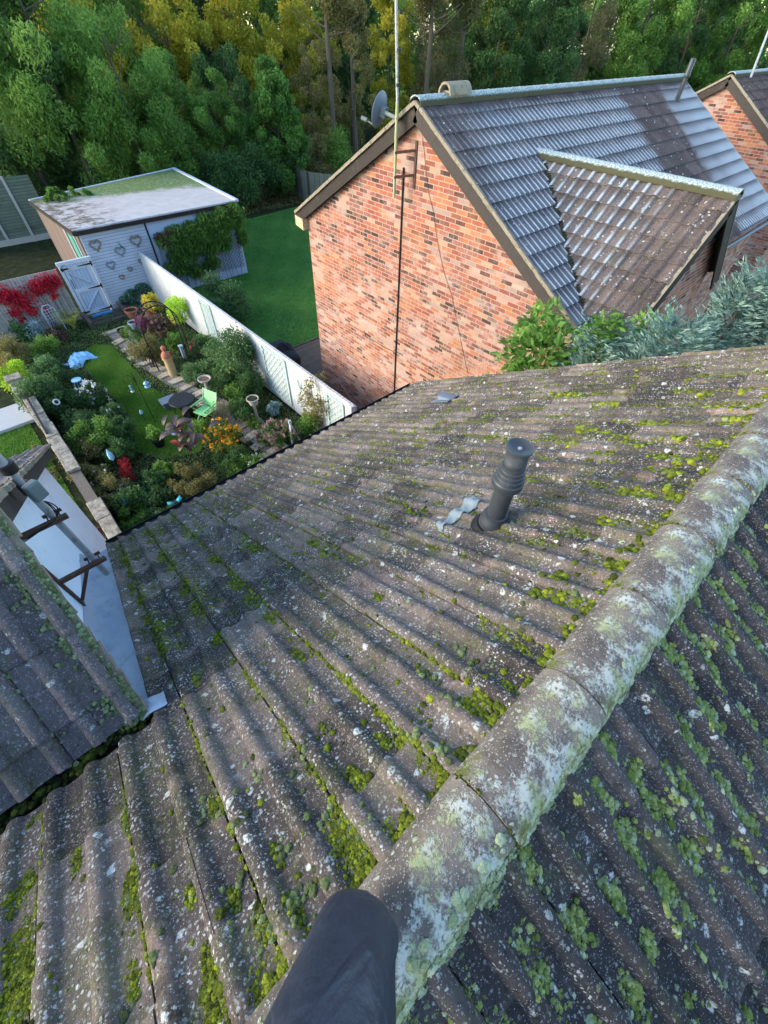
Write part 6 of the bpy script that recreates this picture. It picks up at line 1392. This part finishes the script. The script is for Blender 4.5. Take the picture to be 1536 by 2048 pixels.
# white folding plant stand, yellow ball and little ornaments
q = P(590, 885, .0); t_ = thing('plant_stand', 'small white A-shaped wooden stand near the gutter', 'stand', q); mb = MB(); mb.bar(q + Vector((-.10, 0, 0)), q + Vector((-.02, .05, .72)), .03, .07, (0, 1, 0)); mb.build('leg', M['trim_white'], t_)
mb = MB(); mb.bar(q + Vector((.16, -.05, 0)), q + Vector((0, .05, .60)), .03, .07, (0, 1, 0)); mb.build('leg', M['trim_white'], t_); mb = MB(); mb.box(q + Vector((-.02, .05, .74)), (.08, .05, .10)); mb.build('top', M['trim_white'], t_)
q = P(678, 843, .6); mb = MB(); mb.lathe([(.13 * math.sin(a), -.13 * math.cos(a)) for a in np.linspace(.02, math.pi - .02, 14)], q, 20); tag(mb.build('ball', M['yellow']), 'pale yellow ball lodged at the near end of the white fence', 'ball')
def ring(px, py, z, r, mat, label, cat='ornament', thick=.3, name='ornament'):
    q = P(px, py, z); mb = MB(); R_ = Vector(ray(px, py)).normalized() * -1; Rm_ = R_.to_track_quat('Z', 'Y').to_matrix(); pts = [q + Rm_ @ Vector((r * math.cos(a), r * math.sin(a), 0)) for a in np.linspace(0, 2 * math.pi, 22)]
    mb.tube(pts, r * thick, 6); t_ = thing(name, label, cat, q); mb.build('rim', mat, t_); mb = MB(); mb.tube([q - Vector((0, 0, r)), Vector((q.x, q.y, 0))], .012, 5); mb.build('stake', M['black'], t_); return t_
ring(248, 975, .45, .085, M['trim_white'], 'white round ring ornament over a black pot near the gutter')
ring(113, 804, .9, .07, M['trim_white'], 'white funnel shaped flower ornament in the dark left border')
pot('black pot behind the white ring ornament', 238, 985, .2, .4, M['blackmatte'])
def spike(px, py, z, h, mat, label, w=.06):
    q = P(px, py, z); t_ = thing('ornament', label, 'ornament', q); mb = MB(); mb.lathe([(.01, h * .5), (w, h * .1), (w * 1.1, -h * .3), (.02, -h * .5)], q, 8); mb.build('blade', mat, t_); mb = MB(); mb.tube([q, (q.x, q.y, 0)], .008, 5); mb.build('stake', M['black'], t_)
spike(220, 910, .9, .35, M['bluecloth'], 'narrow blue glass spike ornament in the left border')
spike(282, 824, .35, .16, M['bluecloth'], 'tiny blue and white bird ornament on the lawn edge', .045)
spike(248, 1002, .6, .22, M['bluepaint'], 'small dark blue ornament beneath the white ring', .05)
def butterfly(px, py, z, s, mat, label):
    q = P(px, py, z); t_ = thing('ornament', label, 'ornament', q); mb = MB()
    for sg in (-1, 1):
        mb.add([q, q + Vector((sg * s, .3 * s, .4 * s)), q + Vector((sg * s * 1.1, -.4 * s, .25 * s)), q + Vector((sg * .4 * s, -.6 * s, .05 * s))], [(0, 1, 2, 3)])
    o = mb.build('wings', mat, t_); o.modifiers.new('t', 'SOLIDIFY').thickness = .008; mb = MB(); mb.tube([q + Vector((0, .4 * s, .03)), q + Vector((0, -.5 * s, .03))], .012, 5); mb.build('body', M['black'], t_)
butterfly(350, 1003, .5, .16, plain('turquoise enamel', (.05, .42, .48), .4, .3, 30), 'turquoise winged ornament just beyond the black gutter')
butterfly(355, 866, .1, .15, M['trim_white'], 'white winged ornament on the grass right of the crook')
# white post by the arch
q = P(360, 690, .5); mb = MB(); mb.box((q.x, q.y, .22), (.10, .10, .44)); mb.box((q.x, q.y, .46), (.14, .14, .05)); tag(mb.build('post', M['trim_white']), 'short white post between the arch and the lime shrub', 'post')
# wire chair with white pattern in front of the creeper fence
q = P(108, 640, .5); t_ = thing('wire_chair', 'white and grey wire chair back leaning by the creeper fence', 'chair', (q.x, q.y, 0)); mb = MB()
mb.tube([(q.x - .22, q.y, .05), (q.x - .22, q.y + .1, .8), (q.x - .1, q.y + .13, 1.0), (q.x + .1, q.y + .13, 1.0), (q.x + .22, q.y + .1, .8), (q.x + .22, q.y, .05)], .014, 6); mb.build('frame', M['trim_white'], t_)
mb = MB()
for k in range(5): mb.tube([(q.x - .16 + k * .08, q.y + .02, .4), (q.x - .2 + k * .1, q.y + .12, .9)], .008, 5); mb.tube([(q.x - .2, q.y + .06, .45 + k * .1), (q.x + .2, q.y + .07, .50 + k * .1)], .007, 5)
mb.build('lattice', M['trim_white'], t_)
# ================================================================= STONE WALL, PILLAR
sw = thing('stone_wall', 'low stone garden wall with long weathered coping slabs', 'wall', (-.6, 12, 0))
mb = MB(); mb.box((-.6, 11.0, .41), (.24, 9.6, .82)); mb.build('wall_body', plain('old stone rubble', (.15, .125, .10), .95, .5, 14, .9), sw)
rg = random.Random(2); y = 7.66
for (ya, yb) in ((7.68, 8.35), (8.37, 9.05), (10.4, 11.2), (11.22, 12.05), (12.07, 12.75), (12.77, 13.3), (13.32, 14.3)):
    w = .30; mb = MB(); mb.box((-.59 + rg.uniform(-.015, .015), (ya + yb) / 2, .87 + rg.uniform(-.01, .01)), (w + rg.uniform(-.02, .03), yb - ya, .09), Matrix.Rotation(rg.uniform(-.015, .015), 3, 'Z')); o = mb.build('coping_slab', M['coping'], sw); bv = o.modifiers.new('b', 'BEVEL'); bv.width = .015; bv.segments = 2
mb = MB(); mb.box((-.66, 15.1, .5), (.36, 1.1, 1.0)); o = mb.build('pillar', M['coping'], sw); o.modifiers.new('b', 'BEVEL').width = .03
mb = MB(); mb.box((-.66, 15.45, 1.03), (.40, .36, .08)); o = mb.build('coping_slab', M['coping'], sw)
mb = MB(); mb.bar((-.66, 12.2, .95), (-.62, 14.4, .98), .05, .04); tag(mb.build('iron_bar', M['black']), 'long black bar resting on the coping of the stone wall', 'bar')
mb = MB(); mb.box((-1.75, 15.2, .06), (1.9, 1.2, .10)); tag(mb.build('concrete_slab', M['concrete']), 'pale concrete slab beside the stone pillar at the left edge', 'slab')
S('ground_cover', 'brown dry weeds at the foot of the stone wall', 'weeds', 62, 860, .8, .35, L['brown'], .03, 1400, loc=Vector((-1.2, 12.2, 0)), d=3.4, stems=0)
S('ground_cover', 'rusty weeds against the lower stone wall', 'weeds', 0, 0, .3, .3, L['maroon'], .03, 500, loc=Vector((-.9, 8.6, 0)), d=1.2, stems=0)
# creeping plants on the shed roof edge
S('roof_ivy', 'ivy and twigs sprawling over the back left of the shed roof', 'ivy', 0, 0, 2.6, .55, L['mid'], .05, 2600, loc=Vector((4.9, 26.0, 2.55)), z0=2.55, d=1.8, tm=.3)
# ================================================================= THE WOOD
KL = {'willow': 'mid green drooping tree', 'broad': 'blue green round-headed tree', 'dark': 'dark dense tree', 'gold': 'golden sunlit tree', 'bushy': 'fresh green bushy tree', 'thin': 'thin olive tree', 'russet': 'russet thinning tree'}
TR = [  # kind, px, y, scale, label
 ('pole', 655, 32.2, .95, 'tall bare grey trunk left of the aerial pole'),
 ('pole', 705, 32.6, .9, 'bare dark trunk just behind the satellite dish'),
 ('pole', 862, 32.6, 1.0, 'pale bare trunk right of the aerial pole'),
 ('pole', 925, 32.4, 1.0, 'leaning dark trunk above the ridge vent'),
 ('dark', -60, 33.5, 1.0, 'dark dense tree at the far left edge of the wood'),
 ('willow', 60, 31.8, .86, 'mid green drooping tree hanging over the green lap fence'),
 ('willow', 200, 31.2, .74, 'mid green drooping tree directly behind the shed roof'),
 ('broad', 300, 31.6, .56, 'blue green rounded tree behind the right part of the shed roof'),
 ('broad', 395, 32.2, .5, 'smaller blue green tree between the shed and the bushy bright tree'),
 ('bushy', 525, 30.8, .98, 'fresh green bushy tree standing out right of the shed'),
 ('dark', 430, 34.5, .58, 'dark tree in the gap left of the fresh bushy tree'),
 ('thin', 700, 33.0, .8, 'thin olive tree behind the satellite dish'),
 ('thin', 620, 33.2, .6, 'thin pale tree above the curved far fence'),
 ('dark', 1000, 35.0, .95, 'dark tree above the ridge vent of the brick house'),
 ('russet', 880, 33.8, .95, 'russet thinning tree right of the aerial pole'),
 ('russet', 1180, 34.0, .85, 'russet tree above the middle of the frosted ridge'),
 ('dark', 1100, 33.0, .78, 'dark tree low behind the middle of the frosted ridge'),
 ('broad', 1290, 33.0, .95, 'blue green tree left of the slim vent pipe'),
 ('dark', 1390, 31.5, .9, 'dark tree behind the slim vent pipe'),
 ('broad', 1480, 27.0, .95, 'blue green tree above the gable of the farther house'),
 ('gold', 130, 38.5, 0.80, 'golden tree glowing at the back, upper left'),
 ('gold', 330, 38.0, 0.84, 'golden sunlit tree above the shed roof'),
 ('gold', 480, 38.5, 0.84, 'golden sunlit tree above the fresh bushy tree'),
 ('gold', 610, 38.0, 0.80, 'golden sunlit tree above the curved fence'),
 ('gold', 780, 37.5, 0.76, 'golden tree behind the aerial pole'),
 ('willow', 250, 42, 0.90, 'second row drooping green tree behind the golden ones, left'),
 ('dark', 400, 43, 0.90, 'tall dark tree of the second row above the blue green trees'),
 ('broad', 560, 43, 0.90, 'tall rounded tree of the second row above the bushy tree'),
 ('gold', 1000, 39, 0.72, 'golden crowned tree peeping over the ridge vent'),
 ('dark', 700, 43, 0.90, 'tall dark tree of the second row behind the dish'),
 ('willow', 860, 42, 0.82, 'tall drooping tree of the second row right of the pole'),
 ('gold', 1320, 38, 0.72, 'yellow tipped tree in the upper right of the wood'),
 ('dark', 960, 43, 0.86, 'tall dark tree of the second row over the ridge'),
 ('dark', 1120, 42, 0.86, 'tall dark tree of the second row near the upper middle right'),
 ('dark', 1230, 42, 0.86, 'tall dark tree of the second row above the frosted ridge'),
 ('willow', 1350, 40, 0.86, 'tall drooping tree of the second row at upper right'),
 ('dark', 1430, 36, 0.90, 'tall dark tree behind the farther gable'),
 ('dark', 1510, 32, 1.15, 'tall dark tree in the top right corner'),
 ('dark', 30, 43, 0.94, 'tall dark tree of the second row in the top left corner'),
 ('broad', 130, 46, 0.94, 'rounded tree at the very back, upper left'),
]
rg = random.Random(17)
for k, (kd, px, Y_, s_, lab) in enumerate(TR):
    d = ray(px, 60); x = d.x / d.y * Y_; dist = math.hypot(x, Y_)
    s2 = s_ * (1.0 if dist < 60 else 1.25)
    tree(kd, x, Y_, s2, rg.uniform(0, 6.28), lab)
# undergrowth: bushes fill the foot of the wood
UB = [(20, 415, 'dark'), (110, 385, 'cool'), (150, 375, 'dark'), (235, 350, 'mid'), (300, 345, 'cool'), (390, 370, 'dark'), (440, 375, 'dark'), (490, 390, 'dark'), (560, 380, 'dark'), (600, 300, 'olive'), (640, 345, 'olive'), (680, 330, 'mid'), (700, 300, 'olive'), (450, 340, 'cool'), (520, 370, 'dark')]
for k, (px, py, mk_) in enumerate(UB):
    b = P(px, py, 1.2); y = max(b.y, 29.6 if px < 560 else 31); dd = ray(px, py); b = Vector((dd.x / dd.y * y, y, 0))
    S('bush', ['shadowy bush', 'low green bush', 'dim bush', 'leafy bush', 'small bush', 'dark bush', 'dense bush'][k % 7] + [' beside the green lap fence', ' by the far left end of the shed', ' touching the back of the shed', ' above the shed roof edge', ' behind the shed centre', ' right behind the shed roof corner', ' beyond the far lawn', ' at the foot of the bushy tree', ' left of the far fence', ' hanging over the blue barrel', ' on top of the curved fence', ' left of the gable eaves', ' behind the gable roof slope', ' in the gap behind the shed corner', ' on the far edge of the lawn'][k], 'bush', 0, 0, 3.2, 3.0 if px < 560 else 3.4, L[mk_], .07, 5200, loc=b, tm=.45)
# far belt of the wood that reads as one mass
blobs = []; r2 = np.random.default_rng(77)
for k in range(620):
    a = math.radians(r2.uniform(-25, 84)); y = r2.uniform(46, 56); x = y * math.tan(min(a, math.radians(72))) if a < math.radians(72) else r2.uniform(110, 160); blobs.append((x, y, r2.uniform(.5, 12.5), r2.uniform(1.4, 2.8)))
me = foliage('far_wood', blobs, 150000, .28, L['mid'], rg=r2, tmean=.5); o = link('far_wood', me, L['mid']); tag(o, 'dark far belt of woodland closing the view at the top', 'woodland', kind='stuff')
